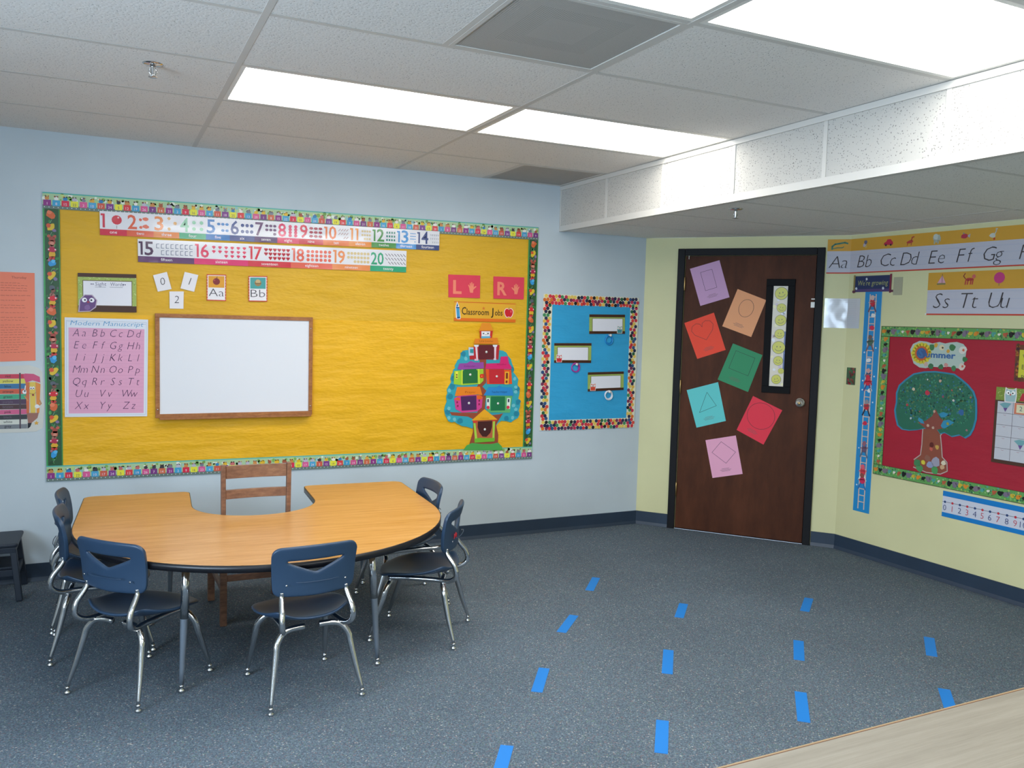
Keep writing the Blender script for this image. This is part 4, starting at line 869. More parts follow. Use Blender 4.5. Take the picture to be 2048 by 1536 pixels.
house([(-0.7867,0.9888),(-0.7419,1.01),(-0.6162,1.009),(-0.5743,0.9945),(-0.5797,0.9222),(-0.6133,0.8959),(-0.7246,0.8894),(-0.7731,0.9151)], [(-0.7671,1.066),(-0.5982,1.067),(-0.5795,1.008),(-0.6163,1.013),(-0.7823,1.004)], [(-0.7393,1.001),(-0.6235,1.006),(-0.6185,0.9073),(-0.7297,0.903)], '#d23f8c','#e8801a','#4b1f57','Prayer','#a04a12',.014,
  lambda A: [A.poly([(-0.7841,0.9798),(-0.7654,0.9951),(-0.7438,0.9903),(-0.7434,0.9725)],'#e2601c',4),A.poly([(-0.6211,1.009),(-0.5918,1.008),(-0.5768,0.9968),(-0.5812,0.9788),(-0.6179,0.9794)],'#e2601c',4)]+[A.rect(p[0]-.006,p[1]-.007,p[0]+.006,p[1]+.007,'#8c1d4c',5) for p in [(-0.7637,0.9617),(-0.7593,0.9371),(-0.6006,0.9701),(-0.6009,0.9453)]], tw=.080)
house([(-0.5525,1.008),(-0.3473,1),(-0.364,0.881),(-0.5344,0.8873)], [(-0.5318,1.062),(-0.4697,1.061),(-0.4527,1.075),(-0.4297,1.061),(-0.3541,1.06),(-0.3396,1),(-0.5697,1.006)], [(-0.5137,0.9981),(-0.4053,0.9965),(-0.4024,0.898),(-0.5125,0.8981)], '#5fae6a','#2585c6','#147044','Teacher Helper','#143a64',.014,
  lambda A: [A.poly([(-0.547,0.9873),(-0.5198,0.9868),(-0.5193,0.9119),(-0.5425,0.9124)],'#dfe8dc',4),A.poly([(-0.3898,0.9848),(-0.362,0.9844),(-0.3638,0.9086),(-0.3901,0.9092)],'#dfe8dc',4)]+[A.rect(p[0]-.006,p[1]-.011,p[0]+.006,p[1]+.011,'#242c48',5) for p in [(-0.5342,0.9689),(-0.3767,0.9663)]]+[blob(A,p,.012,'#d42444',6,9) for p in [(-0.533,0.9236),(-0.3804,0.9205)]], tw=.122)
house([(-0.6385,0.8333),(-0.4732,0.8288),(-0.4742,0.6846),(-0.6275,0.6882)], [(-0.6556,0.8338),(-0.5597,0.9105),(-0.4584,0.8352)], [(-0.6066,0.8256),(-0.4981,0.8272),(-0.4994,0.7839),(-0.5107,0.7431),(-0.5397,0.7167),(-0.5695,0.7201),(-0.5948,0.7505),(-0.6081,0.7872)], '#b5603c','#e8a61c','#43181a','Caboose','#9c6a10',.012,
  lambda A: [A.poly([(-0.6405,0.8153),(-0.6259,0.8149),(-0.6084,0.7056),(-0.6254,0.7017)],'#a6d044',4),A.poly([(-0.493,0.8225),(-0.4771,0.8243),(-0.4798,0.7054),(-0.4937,0.7037)],'#a6d044',4),A.poly([(-0.6304,0.7064),(-0.5889,0.7117),(-0.5296,0.7073),(-0.4748,0.7075),(-0.4791,0.6825),(-0.5881,0.6798),(-0.6273,0.6791)],'#6cb22c',5),A.poly([(-0.6458,0.8312),(-0.6117,0.8317),(-0.6113,0.819),(-0.643,0.8154)],'#d23a22',5),A.poly([(-0.4983,0.834),(-0.461,0.8376),(-0.4632,0.8285),(-0.4955,0.8225)],'#d23a22',5)], tw=.062)
# ---- blue board
q = [(-0.1238,1.707),(0.683,1.734),(0.6903,0.7468),(-0.1169,0.7453)]; xl, xr, zt2, zb2 = (q[0][0]+q[3][0])/2, (q[1][0]+q[2][0])/2, (q[0][1]+q[1][1])/2, (q[2][1]+q[3][1])/2
bb = empty('bulletin_board'); setp(bb, 'small bright blue bulletin board edged in multicoloured dots, beside the door corner', 'bulletin board')
NX = NZ = 24; vs = [(xl+.02+(xr-xl-.04)*i/NX, -.004-.0015*math.sin(i*.9+j*.4)*math.sin(j*.6), zb2+.02+(zt2-zb2-.04)*j/NZ) for j in range(NZ+1) for i in range(NX+1)]
MB().add(vs, [(j*(NX+1)+i, j*(NX+1)+i+1, (j+1)*(NX+1)+i+1, (j+1)*(NX+1)+i) for j in range(NZ) for i in range(NX)]).build('board_paper', M['blue_paper'], bb, True)
DOT = ['#cf3040','#cf3040','#d8463c','#22264a','#22264a','#1f2a50','#23603f','#e0b24a','#e4c35c','#d8702c','#7a2a50','#c02a50','#2c4f80','#14141c','#3f8a58']
def dots(x0, x1, z0, z1):
    A = Art(PB, .0062); A.base([(x0,z0),(x1,z0),(x1,z1),(x0,z1)], '#e2ddc4', .001); s = .0262; j = 0; z = z0+.011
    while z < z1-.004:
        x = x0+(.012 if j%2 else .024)
        while x < x1-.008: A.circ(x+random.uniform(-.003,.003), z+random.uniform(-.003,.003), .0134, random.choice(DOT), 2, n=10); x += s
        z += s*.86; j += 1
    A.done('border_strip', mat='satin', parent=bb)
e = .072
dots(xl,xl+e,zb2+e,zt2-e); dots(xr-e,xr,zb2+e,zt2-e); dots(xl,xr,zt2-e,zt2); dots(xl,xr,zb2,zb2+e)
plate([(0.2597,1.586),(0.5668,1.592),(0.5722,1.45),(0.2635,1.444)], .0078, (.14,.86,.09,.93,.22,.86), 'blank owl name plate at the upper right of the blue board with a teal owl', '#3f8f96', .85)
plate([(-0.02407,1.373),(0.2856,1.377),(0.2878,1.232),(-0.01997,1.232)], .0078, (.13,.87,.09,.91,.22,.86), 'blank owl name plate at the left of the blue board with a red owl', '#cf2a36', .13)
plate([(0.2638,1.163),(0.5752,1.169),(0.5794,1.03),(0.2676,1.022)], .0078, (.13,.87,.09,.91,.22,.86), 'blank owl name plate at the lower right of the blue board with an orange-red owl', '#d2482c', .14)
coilm = [simple('blue_elastic','#1d86c8',.4), simple('magenta_elastic','#b03a9a',.35), simple('white_elastic','#e4e6ea',.35)]
for (pn, cc, l, i) in (([(0.4383,1.437)][0], [(0.4352,1.402)][0], 'bright blue',0),([(0.1596,1.222)][0], [(0.1561,1.198)][0], 'shiny magenta',1),([(0.4485,1.018)][0], [(0.4477,0.993)][0], 'white',2)):
    g = empty('bracelet_bundle', (cc[0],-.012,cc[1])); setp(g, 'loose bundle of %s plastic bracelets hanging from a pin on the blue board' % l, 'bracelets', 'bracelet bundles on the blue board')
    for k in range(6):
        r = .031+random.uniform(-.005,.004); dx, dz = random.uniform(-.004,.004), random.uniform(-.004,.003); ph = random.uniform(0,6)
        MB().tube([(dx+r*math.cos(a),-.003+k*.0015-.002*math.sin(a*2+ph),dz+r*math.sin(a)) for a in [2*PI*j/12 for j in range(12)]], .0026, 6, sub=3, closed=True).build('bracelet', coilm[i], g, True)
    p = empty('push_pin', (pn[0],-.007,pn[1])); setp(p, 'white round push pin holding the %s bracelets' % l, 'push pin', 'white push pins on the blue board')
    MB().lathe([(.007,.0),(.008,.003),(.0055,.007),(.0055,.014),(.009,.017),(.0095,.020),(.007,.023),(.001,.024)], (0,0,0), 14, 'y').build('pin_head', M['white_paint'], p, True)
# ---- left edge sheets
q = [(-3.451,1.712),(-3.257,1.713),(-3.259,1.235),(-3.459,1.227)]; m = quad(*q); A = Art(PB, .0008); A.mb(m, '#ec8468', .001)
random.seed(3); A.text('Thursday', .62, .07, .013, '#8a4a44', 3, m, 'C', thin=-.012)
v = .12
while v < .92:
    u_ = .18
    ue = random.uniform(.6,.88)
    while u_ < ue: w_ = random.uniform(.04,.10); A.line([(u_,v),(u_+w_,v+random.uniform(-.003,.003))],.0018,'#a8584c',3,m); u_ += w_+.03
    v += .028 if random.random() > .18 else .055
A.done('notice_sheet', 'orange paper notice with rows of small handwriting at the left edge of the view', 'poster', 'left edge sheets')
q = [(-3.456,1.183),(-3.24,1.184),(-3.238,0.8513),(-3.462,0.85)]; m = ID; A = Art(PB, .0008)
A.base([(-3.456,1.201),(-3.354,1.207),(-3.29,1.21),(-3.245,1.195),(-3.228,1.172),(-3.224,1.065),(-3.22,0.9785),(-3.229,0.8626),(-3.26,0.8433),(-3.335,0.84),(-3.462,0.8414)], '#cfcfc8', .001)
bars = [('red','#c8324c',270,360),('yellow','#d8cf5a',362,455),('blue','#33709e',457,555),('orange','#cf5a40',557,655),('green','#3aa37c',660,755),('purple','#4c3450',757,855),('brown','#4c3034',857,950),('pink','#d2608a',955,1050),('black','#3a3c40',1055,1150),('white','#d4d6cc',1155,1240),('gray','#7c8086',1243,1330)]
def P9(x, y):    # small local frame of the pencil chart (chart units to wall metres)
    o = [(-3.426,1.238),(-3.179,1.239),(-3.431,0.9544)]; return (o[0][0]+(o[1][0]-o[0][0])*x/1000+(o[2][0]-o[0][0])*y/1000, o[0][1]+(o[1][1]-o[0][1])*x/1000+(o[2][1]-o[0][1])*y/1000)
for i, (s, c, a, b) in enumerate(bars):
    A.poly([(-110,a+4),(520,a),(520,b),(-110,b-4)], c, 2, P9)
    A.text(s, 150, b-28, .013, '#2c2a30' if s not in ('black','purple','brown') else '#6a5a6c', 4, P9, 'C')
A.poly([(362,250),(392,250),(400,1330),(372,1330)], '#4a3a44', 3, P9)
A.poly([(440,300),(470,262),(640,270),(760,330),(770,440),(620,395),(490,440)], '#cc4674', 4, P9)
for x0, x1, c in ((485,560,'#cf6a3a'),(560,680,'#dfc050'),(680,775,'#e08a34')): A.poly([(x0,430),(x1,430 if x1 < 700 else 470),(x1-20 if x1 > 700 else x1,1030),(x0+25,1030)], c, 5, P9)
A.poly([(510,1030),(745,1030),(720,1130),(600,1230),(540,1230)], '#9c6a5c', 5, P9); A.poly([(530,1225),(610,1225),(580,1300),(530,1335)], '#24242a', 6, P9)
for x in (590,640): A.circ(x,545,.0065,'#e8e6ea',7,P9,10,.009); A.circ(x+2,550,.003,'#223',8,P9,8)
A.circ(632,680,.0055,'#8c1f28',7,P9,10); A.line([(560,640),(600,660),(660,655),(690,630)],.0015,'#7a3a24',7,P9)
for x, y in ((465,620),(715,905)): blob(A, P9(x,y), .011, '#e2e4e8', 7, 9)
A.line([(470,610),(485,500)],.005,'#e2e4e8',7,P9); A.line([(470,700),(530,790)],.005,'#d08a4a',6,P9); A.line([(760,780),(790,850),(740,900)],.005,'#d08a4a',6,P9)
c = P9(700,1230); A.poly([(c[0]+(.013 if i%2==0 else .006)*math.sin(PI*i/5), c[1]+(.013 if i%2==0 else .006)*math.cos(PI*i/5)) for i in range(10)], '#dca63c', 7)
A.done('color_chart', 'pencil figure chart listing colour words on coloured crayons at the left edge', 'poster', 'left edge sheets', 'gloss')
# ---- shape papers on the door
def doorpaper(q, col, label, shape, lc=BLK):
    m = quad(*q); A = Art(PD, -.0035+.0008); A.mb(m, col, .0008); shape(A, m)
    for i, (a, b) in enumerate(((.36,.60),(.30,.66),(.34,.62))): A.line([(a,.80+i*.032),(b,.80+i*.032)], .0022, '#6c5a58', 3, m)
    A.done('shape_paper', label, 'paper', 'coloured shape papers on the door')
def ell(rx, ry, cu_=.5, cv=.37): return lambda A, m: A.line([(cu_+rx*math.cos(2*PI*i/28), cv+ry*math.sin(2*PI*i/28)) for i in range(28)], .0022, BLK, 3, m, True)
def pl(pts): return lambda A, m: A.line(pts, .0022, BLK, 3, m, True)
heart = [(.5,.60),(.20,.40),(.13,.27),(.20,.16),(.34,.12),(.46,.16),(.5,.25),(.54,.16),(.66,.12),(.80,.16),(.87,.27),(.80,.40)]
doorpaper([(0.3352,1.94),(0.546,2.002),(0.63,1.736),(0.4231,1.67)], '#c79ac0', 'lilac paper with a rectangle outline, topmost at the left of the door', pl([(.30,.17),(.69,.17),(.69,.66),(.30,.66)]))
doorpaper([(0.6846,1.796),(0.8871,1.719),(0.7953,1.454),(0.5876,1.526)], '#e8a070', 'peach paper with an oval outline, upper middle of the door', ell(.235,.225,.5,.37))
doorpaper([(0.3106,1.542),(0.5234,1.623),(0.6198,1.355),(0.4172,1.281)], '#ee4426', 'bright orange-red paper with a heart outline on the door', pl(heart))
doorpaper([(0.6695,1.404),(0.8793,1.328),(0.792,1.058),(0.5721,1.137)], '#2a8a5c', 'green paper with a square outline in the middle of the door', pl([(.18,.14),(.82,.14),(.82,.62),(.18,.62)]))
doorpaper([(0.3495,1.046),(0.5759,1.118),(0.6447,0.8378),(0.4338,0.772)], '#5fc7c6', 'turquoise paper with a triangle outline at the left of the door', pl([(.60,.18),(.80,.57),(.22,.64)]))
doorpaper([(0.8282,1.032),(1.034,0.9421),(0.9171,0.6861),(0.7241,0.7781)], '#e22c42', 'crimson paper with a circle outline, lower right of the green one', ell(.44,.34,.50,.38))
doorpaper([(0.5035,0.6844),(0.7201,0.7366),(0.7817,0.4602),(0.5667,0.4086)], '#e6a3bf', 'light pink paper with a diamond outline, lowest on the door', pl([(.50,.10),(.90,.42),(.53,.67),(.14,.34)]))
# smiley strip in the door window
q = [(0.9376,1.829),(1.043,1.826),(1.045,1.111),(0.9422,1.112)]; m = quad((wl+li+.001,wt-li-.001),(wr-li-.001,wt-li-.001),(wr-li-.001,wbm+li+.001),(wl+li+.001,wbm+li+.001))
A = Art(PD, -.0008); A.mb(m, '#d8cdb8', .0008)
for i in range(26): blob(A, m(random.uniform(.1,.9),random.uniform(.02,.98)), random.uniform(.008,.014), random.choice(['#e6dfae','#c9b6c4','#dfe0e6','#d9cf9a']), 1)
A.rect(.90,.45,1,.85,'#4a5a90',2,m)
sm = A.done('smiley_strip', 'narrow strip of yellow smiley face stickers in the door window', 'sticker strip', None, 'satin')
for (cx_, cz_), r in zip([(0.9935,1.767),(0.9939,1.665),(0.9922,1.578),(0.9896,1.482),(0.9936,1.386),(0.9889,1.292),(1.018,1.221),(0.982,1.16)], (.0455,.033,.040,.035,.046,.034,.021,.034)):
    hw_ = (wr-wl-2*li)/2; r = min(r, hw_*1.04)*.98; c0 = wl+li+hw_
    cx_ = min(max(cx_, c0-hw_+r*.98), c0+hw_-r*.98); ang = random.uniform(-.35,.35)
    S = Art(PD, .0006+.00005*random.random()); S.base([(cx_+r*math.cos(2*PI*i/28), cz_+r*math.sin(2*PI*i/28)) for i in range(28)], '#2c2a12', .0006)
    S.circ(cx_, cz_, r*.94, '#c9c326', 1, n=28)
    R_ = lambda x, y: (cx_+(x*math.cos(ang)-y*math.sin(ang))*r, cz_+(x*math.sin(ang)+y*math.cos(ang))*r)
    for sx in (-.26,.26): p = R_(sx,.12); S.circ(p[0],p[1],r*.065,BLK,3,n=8,ry=r*.13)
    S.line([R_(.58*math.sin(a),-.02-.50*math.cos(a)) for a in [-1.15+2.3*i/10 for i in range(11)]], r*.06, BLK, 3)
    S.done('smiley_sticker', mat='satin', parent=sm)
# ---- alphabet strips above the growth chart
def animal(A, k, c, s):
    x, y = c
    if k == 'A': A.line([(x-s*1.5,y-s*.9),(x-s*1.5,y-s*.3),(x-s*.9,y+s*.2),(x,y+s*.35),(x+s*1.1,y+s*.55),(x+s*1.7,y+s*.35)],s*.36,'#3f7a68',3); A.line([(x-s*1.3,y-s*.8),(x-s*.5,y-s*.6),(x+s*.6,y-s*.6),(x+s*.9,y-s*.4)],s*.18,'#3f7a68',3)
    elif k == 'B': blob(A,(x,y-s*.2),s*.5,'#b8a8b0',3); blob(A,(x+s*.25,y+s*.35),s*.45,'#6a6a7c',3); A.circ(x+s*.35,y-s*.6,s*.3,'#c9a85a',4,n=8)
    elif k == 'C': A.poly([(x-s*1.1,y-s*.6),(x-s*1.1,y-s*.1),(x-s*.6,y+s*.1),(x-s*.3,y+s*.6),(x+s*.5,y+s*.6),(x+s*.9,y+s*.1),(x+s*1.1,y),(x+s*1.1,y-s*.6)],'#bf2844',3); A.circ(x-s*.6,y-s*.6,s*.24,'#3a2430',4,n=8); A.circ(x+s*.6,y-s*.6,s*.24,'#3a2430',4,n=8)
    elif k == 'D': blob(A,(x,y-s*.3),s*.75,'#b8433c',3,9,.45,.2); A.line([(x+s*.3,y-s*.1),(x+s*.5,y+s*.6),(x+s*.9,y+s*.7)],s*.24,'#b8433c',3); [A.line([(x+dx,y-s*.5),(x+dx-s*.1,y-s*1)],s*.16,'#b8433c',3) for dx in (-s*.5,s*.4)]
    elif k == 'E': blob(A,(x,y),s*.8,'#a9b0a2',3,10); blob(A,(x-s*.2,y+s*.3),s*.55,'#c2c8bc',4,9); [A.rect(x+dx,y-s*1.1,x+dx+s*.3,y-s*.4,'#a3aa9c',3) for dx in (-s*.6,s*.2)]; A.line([(x+s*.3,y+s*.3),(x+s*.8,y+s*.1),(x+s*.8,y-s*.6)],s*.2,'#a9b0a2',4)
    elif k == 'F': blob(A,(x-s*.1,y),s*.75,'#b5344a',3,10,.6,0); A.poly([(x+s*.5,y),(x+s*1.1,y+s*.4),(x+s*1,y-s*.4)],'#a9aeb8',3); A.poly([(x-s*.3,y+s*.3),(x-s*.5,y+s*.8),(x,y+s*.4)],'#7a8a9a',3)
    elif k == 'G': blob(A,(x-s*.2,y-s*.3),s*.6,'#c6c8ba',3,10,.75,0); A.line([(x+s*.2,y-s*.1),(x+s*.5,y+s*.5),(x+s*.45,y+s*.95),(x+s*.7,y+s*.9)],s*.2,'#c6c8ba',3); A.circ(x+s*.2,y-s*.95,s*.22,'#c0392c',4,n=7)
    elif k == 'H': blob(A,(x,y),s*.5,'#b8433c',3)
    elif k == 'S': A.poly([(x-s*.8,y-s*.6),(x+s*.8,y-s*.6),(x+s*.1,y+s*.8)],'#d8a0ae',3); A.rect(x-s*.9,y-s*.9,x+s*.8,y-s*.65,'#7a7a52',3); A.line([(x+s*.1,y-s*.6),(x+s*.1,y+s*1)],s*.1,'#7a5a40',3)
    elif k == 'T': blob(A,(x,y-s*.1),s*.75,'#b8403a',3,9,.4,0); [A.line([(x+dx,y-s*.2),(x+dx-s*.1,y-s*.95)],s*.24,'#b8403a',3) for dx in (-s*.6,-s*.2,s*.35,s*.7)]; blob(A,(x+s*.85,y+s*.4),s*.38,'#c8605a',4); A.line([(x-s*.7,y),(x-s*1.1,y+s*.5),(x-s*.8,y+s*.95)],s*.16,'#8a3030',3)
    elif k == 'U': A.circ(x,y,s*.95,'#c43a78',3,n=18); A.line([(x,y-s*.9),(x,y-s*1.3)],s*.12,'#8a6a5a',3)
    else: blob(A,(x,y),s*.5,'#a03a4c',3)
def letterstrip(q, ends, letters, us, name, label, off, split=.345):
    m = quad(*q); A = Art(PQ, off, True); A.mb(m, '#bfbcc5', .001); A.rect(0,0,1,split,'#d09a32',1,m); A.rect(0,.965,1,1,'#c5402c',2,m)
    for v in (.46,.63,.84): A.line([(0,v),(1,v)],.0012,'#9fa8c0',2,m)
    h_ = math.dist(m(0,0),m(0,1))
    for s, u_ in zip(letters, us):
        A.text(s[0], u_-.026/ends, .84, h_*.36, '#3c3434', 4, m, 'C', .22, thin=-.018); A.text(s[1], u_+.034/ends, .84, h_*.36, '#3c3434', 4, m, 'C', .22, thin=-.018)
        animal(A, s[0], m(u_,.17), h_*.13)
    A.done(name, label, 'banner', 'alphabet strips on the yellow wall')
a = [(1.277,2.14),(1.266,1.904),(2.761,2.151),(2.779,1.909),(2.027,1.889),(2.029,1.629),(2.783,1.852),(2.799,1.631)]
Ls = a[2][0]-a[0][0]; us = [(p[0]-a[0][0])/Ls for p in [(1.353,2.034),(1.54,2.027),(1.724,2.016),(1.882,2.007),(2.067,1.997),(2.251,1.987),(2.426,1.977),(2.641,1.965)]]
letterstrip([a[0],(a[2][0],a[0][1]-.004),(a[2][0],(a[1][1]+a[3][1])/2),(a[0][0],(a[1][1]+a[3][1])/2)], Ls, ['Aa','Bb','Cc','Dd','Ee','Ff','Gg','Hh'], us, 'alphabet_strip', 'long alphabet strip starting with Aa, running along the top of the yellow wall', .001)
L2 = a[6][0]-a[4][0]; us = [(p[0]-a[4][0])/L2 for p in [(2.118,1.752),(2.296,1.749),(2.478,1.746),(2.671,1.744)]]
letterstrip([a[4],(a[6][0],a[4][1]),(a[6][0],a[5][1]),(a[4][0],a[5][1])], L2, ['Ss','Tt','Uu','Vv'], us, 'alphabet_strip', 'lower alphabet strip starting with Ss and a pink sailboat', .001, .41)
MB().lathe([(.006,0),(.005,.006),(.001,.008)], (0,0,0), 10, 'y').build('wall_tack', M['white_paint'])
o = bpy.data.objects['wall_tack']; p = a[5]; o.location = PQ(p[0]-.004,p[1]+.006,0); o.rotation_euler[2] = math.atan2(RN.y,RN.x)+PI/2; setp(o, 'tiny white tack at the left end of the red line under Ss', 'tack')
# ---- growth chart
q = [(1.567,1.771),(1.699,1.769),(1.698,0.3014),(1.568,0.3)]; x0_ = (q[0][0]+q[3][0])/2; x1_ = (q[1][0]+q[2][0])/2; ztop, zbt = q[0][1]+.02, (q[2][1]+q[3][1])/2
A = Art(PQ, .0008, True); m = quad((x0_,ztop),(x1_,ztop),(x1_,zbt),(x0_,zbt)); A.mb(m, '#1f86c0', .001); hh = ztop-zbt; random.seed(11)
for u_ in (.30,.66): A.line([(u_,.02),(u_,.985)], .008, '#d3b9a6', 2, m)
for i in range(32): A.line([(.30,.03+i*.0298),(.66,.03+i*.0298)], .006, '#d3b9a6', 3, m)
kids = [(.02,'#c9b0a8','#c02a3c','#6a4a5c'),(.10,'#dfdcd6','#dfdcd6','#1f86c0'),(.155,'#d02a4c','#d02a4c','#1f86c0'),(.195,'#6c5a58','#4a6a5a','#7a5a60'),(.30,'#e0ddd8','#e0ddd8','#1f86c0'),(.345,'#c99a94','#3a4a6c','#c03a4a'),(.375,'#cf2a44','#cf2a44','#4a4a8a'),(.435,'#e2e0dc','#dcdcd6','#1f86c0'),(.485,'#8a8a90','#c02634','#24283c'),(.585,'#d02a4a','#c9304a','#1f86c0'),(.675,'#8a5a6c','#6a5570','#5a6a80'),(.78,'#dc5a6a','#d03a4a','#dcdcd6'),(.82,'#8a4a42','#d02a58','#2c6aa8')]
for v, a_, b_, c_ in kids:
    if c_ == '#1f86c0': blob(A, m(.5+random.uniform(-.08,.12),v+.012), .019, a_, 5, 9, .8, 0)
    else: blob(A, m(.46,v+.014), .017, a_, 6, 9); blob(A, m(.47,v+.036), .022, b_, 5, 8, 1.1, 0); [A.line([m(.47+d,v+.05),m(.47+d*2.4,v+.075)],.011,c_,5) for d in (-.09,.09)]; A.line([m(.25,v+.035),m(.7,v+.03)],.007,a_,5)
for i in range(9): blob(A, m(random.choice([.15,.82]),random.random()), .006, '#dcdfe2', 4, 5)
A.line([(.0,.0),(.0,1)],.002,'#9cc4d8',2,m); A.line([(1,.0),(1,1)],.002,'#9cc4d8',2,m)
A.done('growth_chart', 'tall narrow blue growth chart with children climbing a ladder on the yellow wall', 'poster', None, 'satin')
q = [(1.48,1.887),(1.761,1.884),(1.767,1.779),(1.481,1.78)]; A = Art(PQ, .0030, True); m = A.mb(quad((q[0][0],q[0][1]),(q[1][0],q[0][1]),(q[1][0],q[3][1]),(q[0][0],q[3][1])), '#1b2d58', .0012)
A.rect(0,.82,1,1,'#4a3a6c',1,m); A.rect(0,0,1,.05,'#35415c',1,m)
A.text("We're growing", .50, .60, .034, '#aab06c', 4, m, 'C', .12, thin=-.006, w=math.dist(m(0,0),m(1,0))*.84)
for u_, v in ((.33,.2),(.8,.80),(.05,.78)): blob(A, m(u_,v), .009, '#c9cfd6', 3)
for u_, c in ((-.02,'#8a7a4a'),(.99,'#7a1f3c')): A.rect(u_-.02,-.06,u_+.03,1.08,c,5,m)
for u_ in (-.06,.98): A.rect(u_,.90,u_+.09,1.04,'#5c2a40',6,m)
A.done('chart_header', 'navy banner reading We\'re growing at the top of the ladder chart', 'sign', None, 'satin')
def plain(q, col, name, label, cat, fn=None, off=.0008, th=.001, mat='print', square=True):
    if square: q = [(( q[0][0]+q[3][0])/2,(q[0][1]+q[1][1])/2),((q[1][0]+q[2][0])/2,(q[0][1]+q[1][1])/2),((q[1][0]+q[2][0])/2,(q[2][1]+q[3][1])/2),((q[0][0]+q[3][0])/2,(q[2][1]+q[3][1])/2)]
    m = quad(*q); A = Art(PQ, off, True); A.mb(m, col, th)
    if fn: fn(A, m)
    return A.done(name, label, cat, None, mat)
plain([(1.777,1.871),(1.845,1.87),(1.848,1.757),(1.783,1.754)], '#a8a488', 'paper_card', 'plain grey-green card just right of the navy growing sign', 'card')
def lam(A, m):
    for i in range(14): A.line([(.12,.08+i*.062),(.88,.08+i*.062)],.0016,'#b2b2b6',3,m)
plain([(1.281,1.736),(1.527,1.739),(1.533,1.538),(1.276,1.532)], '#c3c2c4', 'laminated_sheet', 'pale laminated text sheet between the door frame and the blue ladder chart', 'paper', lam, mat='gloss')
def swp(A, m):
    random.seed(5)
    for i in range(26): blob(A, m(random.uniform(.1,.9),random.uniform(.06,.94)), .009, random.choice(['#3a6a44','#a03440','#5a3a34','#4c7a4a','#8a4a3c']), 2)
    A.rect(.42,.40,.60,.60,'#3a3030',5,m)
s = plain([(1.451,1.267),(1.521,1.269),(1.527,1.152),(1.459,1.151)], '#3f5a40', 'light_switch', 'small light switch with a patterned dark green and red plate on the yellow wall', 'switch', swp, .0006, .005, 'satin')
# ---- red board
rb = empty('bulletin_board'); setp(rb, 'crimson bulletin board with a jungle animal border on the yellow wall', 'bulletin board')
q = [(1.726,1.556),(1.707,0.5491),(2.831,1.551),(2.9,0.5908),(1.754,1.481)]; X0, X1, Z1, Z0 = (q[0][0]+q[1][0])/2-.004, q[2][0], (q[0][1]+q[2][1])/2, (q[1][1]+q[3][1])/2+.008
A = Art(PQ, .0006, True); A.base([(X0+.01,Z0+.01),(X1-.01,Z0+.01),(X1-.01,Z1-.01),(X0+.01,Z1-.01)], '#a3152c', .002)
o = A.b.build('board_paper', M['red_paper'], rb)
def jungle(x0, x1, z0, z1):
    A = Art(PQ, .003, True); A.base([(x0,z0),(x1,z0),(x1,z1),(x0,z1)], '#5f9a52', .001); hor = (x1-x0) > (z1-z0); L = max(x1-x0,z1-z0); wd = min(x1-x0,z1-z0); k = 0; t_ = .02
    for i in range(int(L*230)): A.circ(random.uniform(x0+.004,x1-.004), random.uniform(z0+.004,z1-.004), random.uniform(.003,.007), random.choice(['#7fb45c','#3f7d48','#8fc07a','#4f9c8a','#a9b45c','#2f6a4c']), 1, n=6)
    for i in range(int(L/.035)):
        t_ = (i+.5)*.035; c = (x0+t_, (z0+z1)/2) if hor else ((x0+x1)/2, z1-t_); k = i%9
        col, r = [('#d2842c',.016),('#1c2420',.014),('#7a6a78',.021),('#4a9a8c',.014),('#e4dccf',.009),('#b55a3c',.014),('#14181a',.018),('#746a7c',.021),('#c9b03c',.014)][k]
        blob(A, c, r, col, 3, 8, .75); blob(A, (c[0]+r*.8,c[1]+r*.4), r*.5, col, 3, 6)
        if k in (1,5): [A.line([c,(c[0]+random.uniform(-.02,.02),c[1]-.018)],.003,col,4) for _ in range(3)]
    for a_, b_ in (((x0,z0),(x1,z0)),((x0,z1),(x1,z1)),((x0,z0),(x0,z1)),((x1,z0),(x1,z1))): A.line([a_,b_],.0028,'#4c2c22',5)
    A.done('border_strip', mat='satin', parent=rb)
e = .066
jungle(X0,X0+e,Z0+e,Z1-e); jungle(X0,X1,Z1-e,Z1); jungle(X0,X1,Z0,Z0+e)
# sign
out = [(1.941,1.375),(1.933,1.412),(1.95,1.446),(1.994,1.467),(2.043,1.464),(2.084,1.454),(2.13,1.465),(2.17,1.457),(2.2,1.464),(2.245,1.469),(2.287,1.458),(2.309,1.435),(2.307,1.393),(2.299,1.343),(2.286,1.311),(2.241,1.312),(2.203,1.318),(2.149,1.31),(2.086,1.311),(2.05,1.299),(2.006,1.301),(1.963,1.324)]
A = Art(PQ, .0032, True); A.base(out, '#aebfb4', .001); c = [(2.014,1.39)][0]
for i in range(16): a_ = 2*PI*i/16; blob(A, (c[0]+.055*math.cos(a_), c[1]+.052*math.sin(a_)), .017, '#d3c23c', 2, 7)
A.circ(c[0],c[1],.046,'#c2602c',3,n=18); A.circ(c[0],c[1],.034,'#37598a',4,n=16)
for x, y, cc, r in ((440,240,'#3f7a4c',.024),(520,240,'#d8c8a0',.022),(525,240,'#40403c',.008),(600,235,'#3a7446',.026),(680,250,'#d6cfc4',.030),(685,250,'#c86a4a',.010),(440,370,'#3a6f4c',.022),(400,360,'#c9a89c',.018),(520,370,'#3a6f4c',.022),(560,355,'#c88a84',.016),(620,375,'#3c7a50',.022),(680,360,'#d3c0b4',.028),(685,358,'#c4604c',.009),(470,225,'#cfa03c',.016),(570,262,'#cf9a3c',.014),(700,310,'#2f6f44',.020)):
    P_ = {}
    p = [c[0]+(x-358)*.00149*.57, c[1]-(y-285)*.00090]; 
    blob(A, tuple(p), r*.8, cc, 3 if r > .012 else 5, 9)
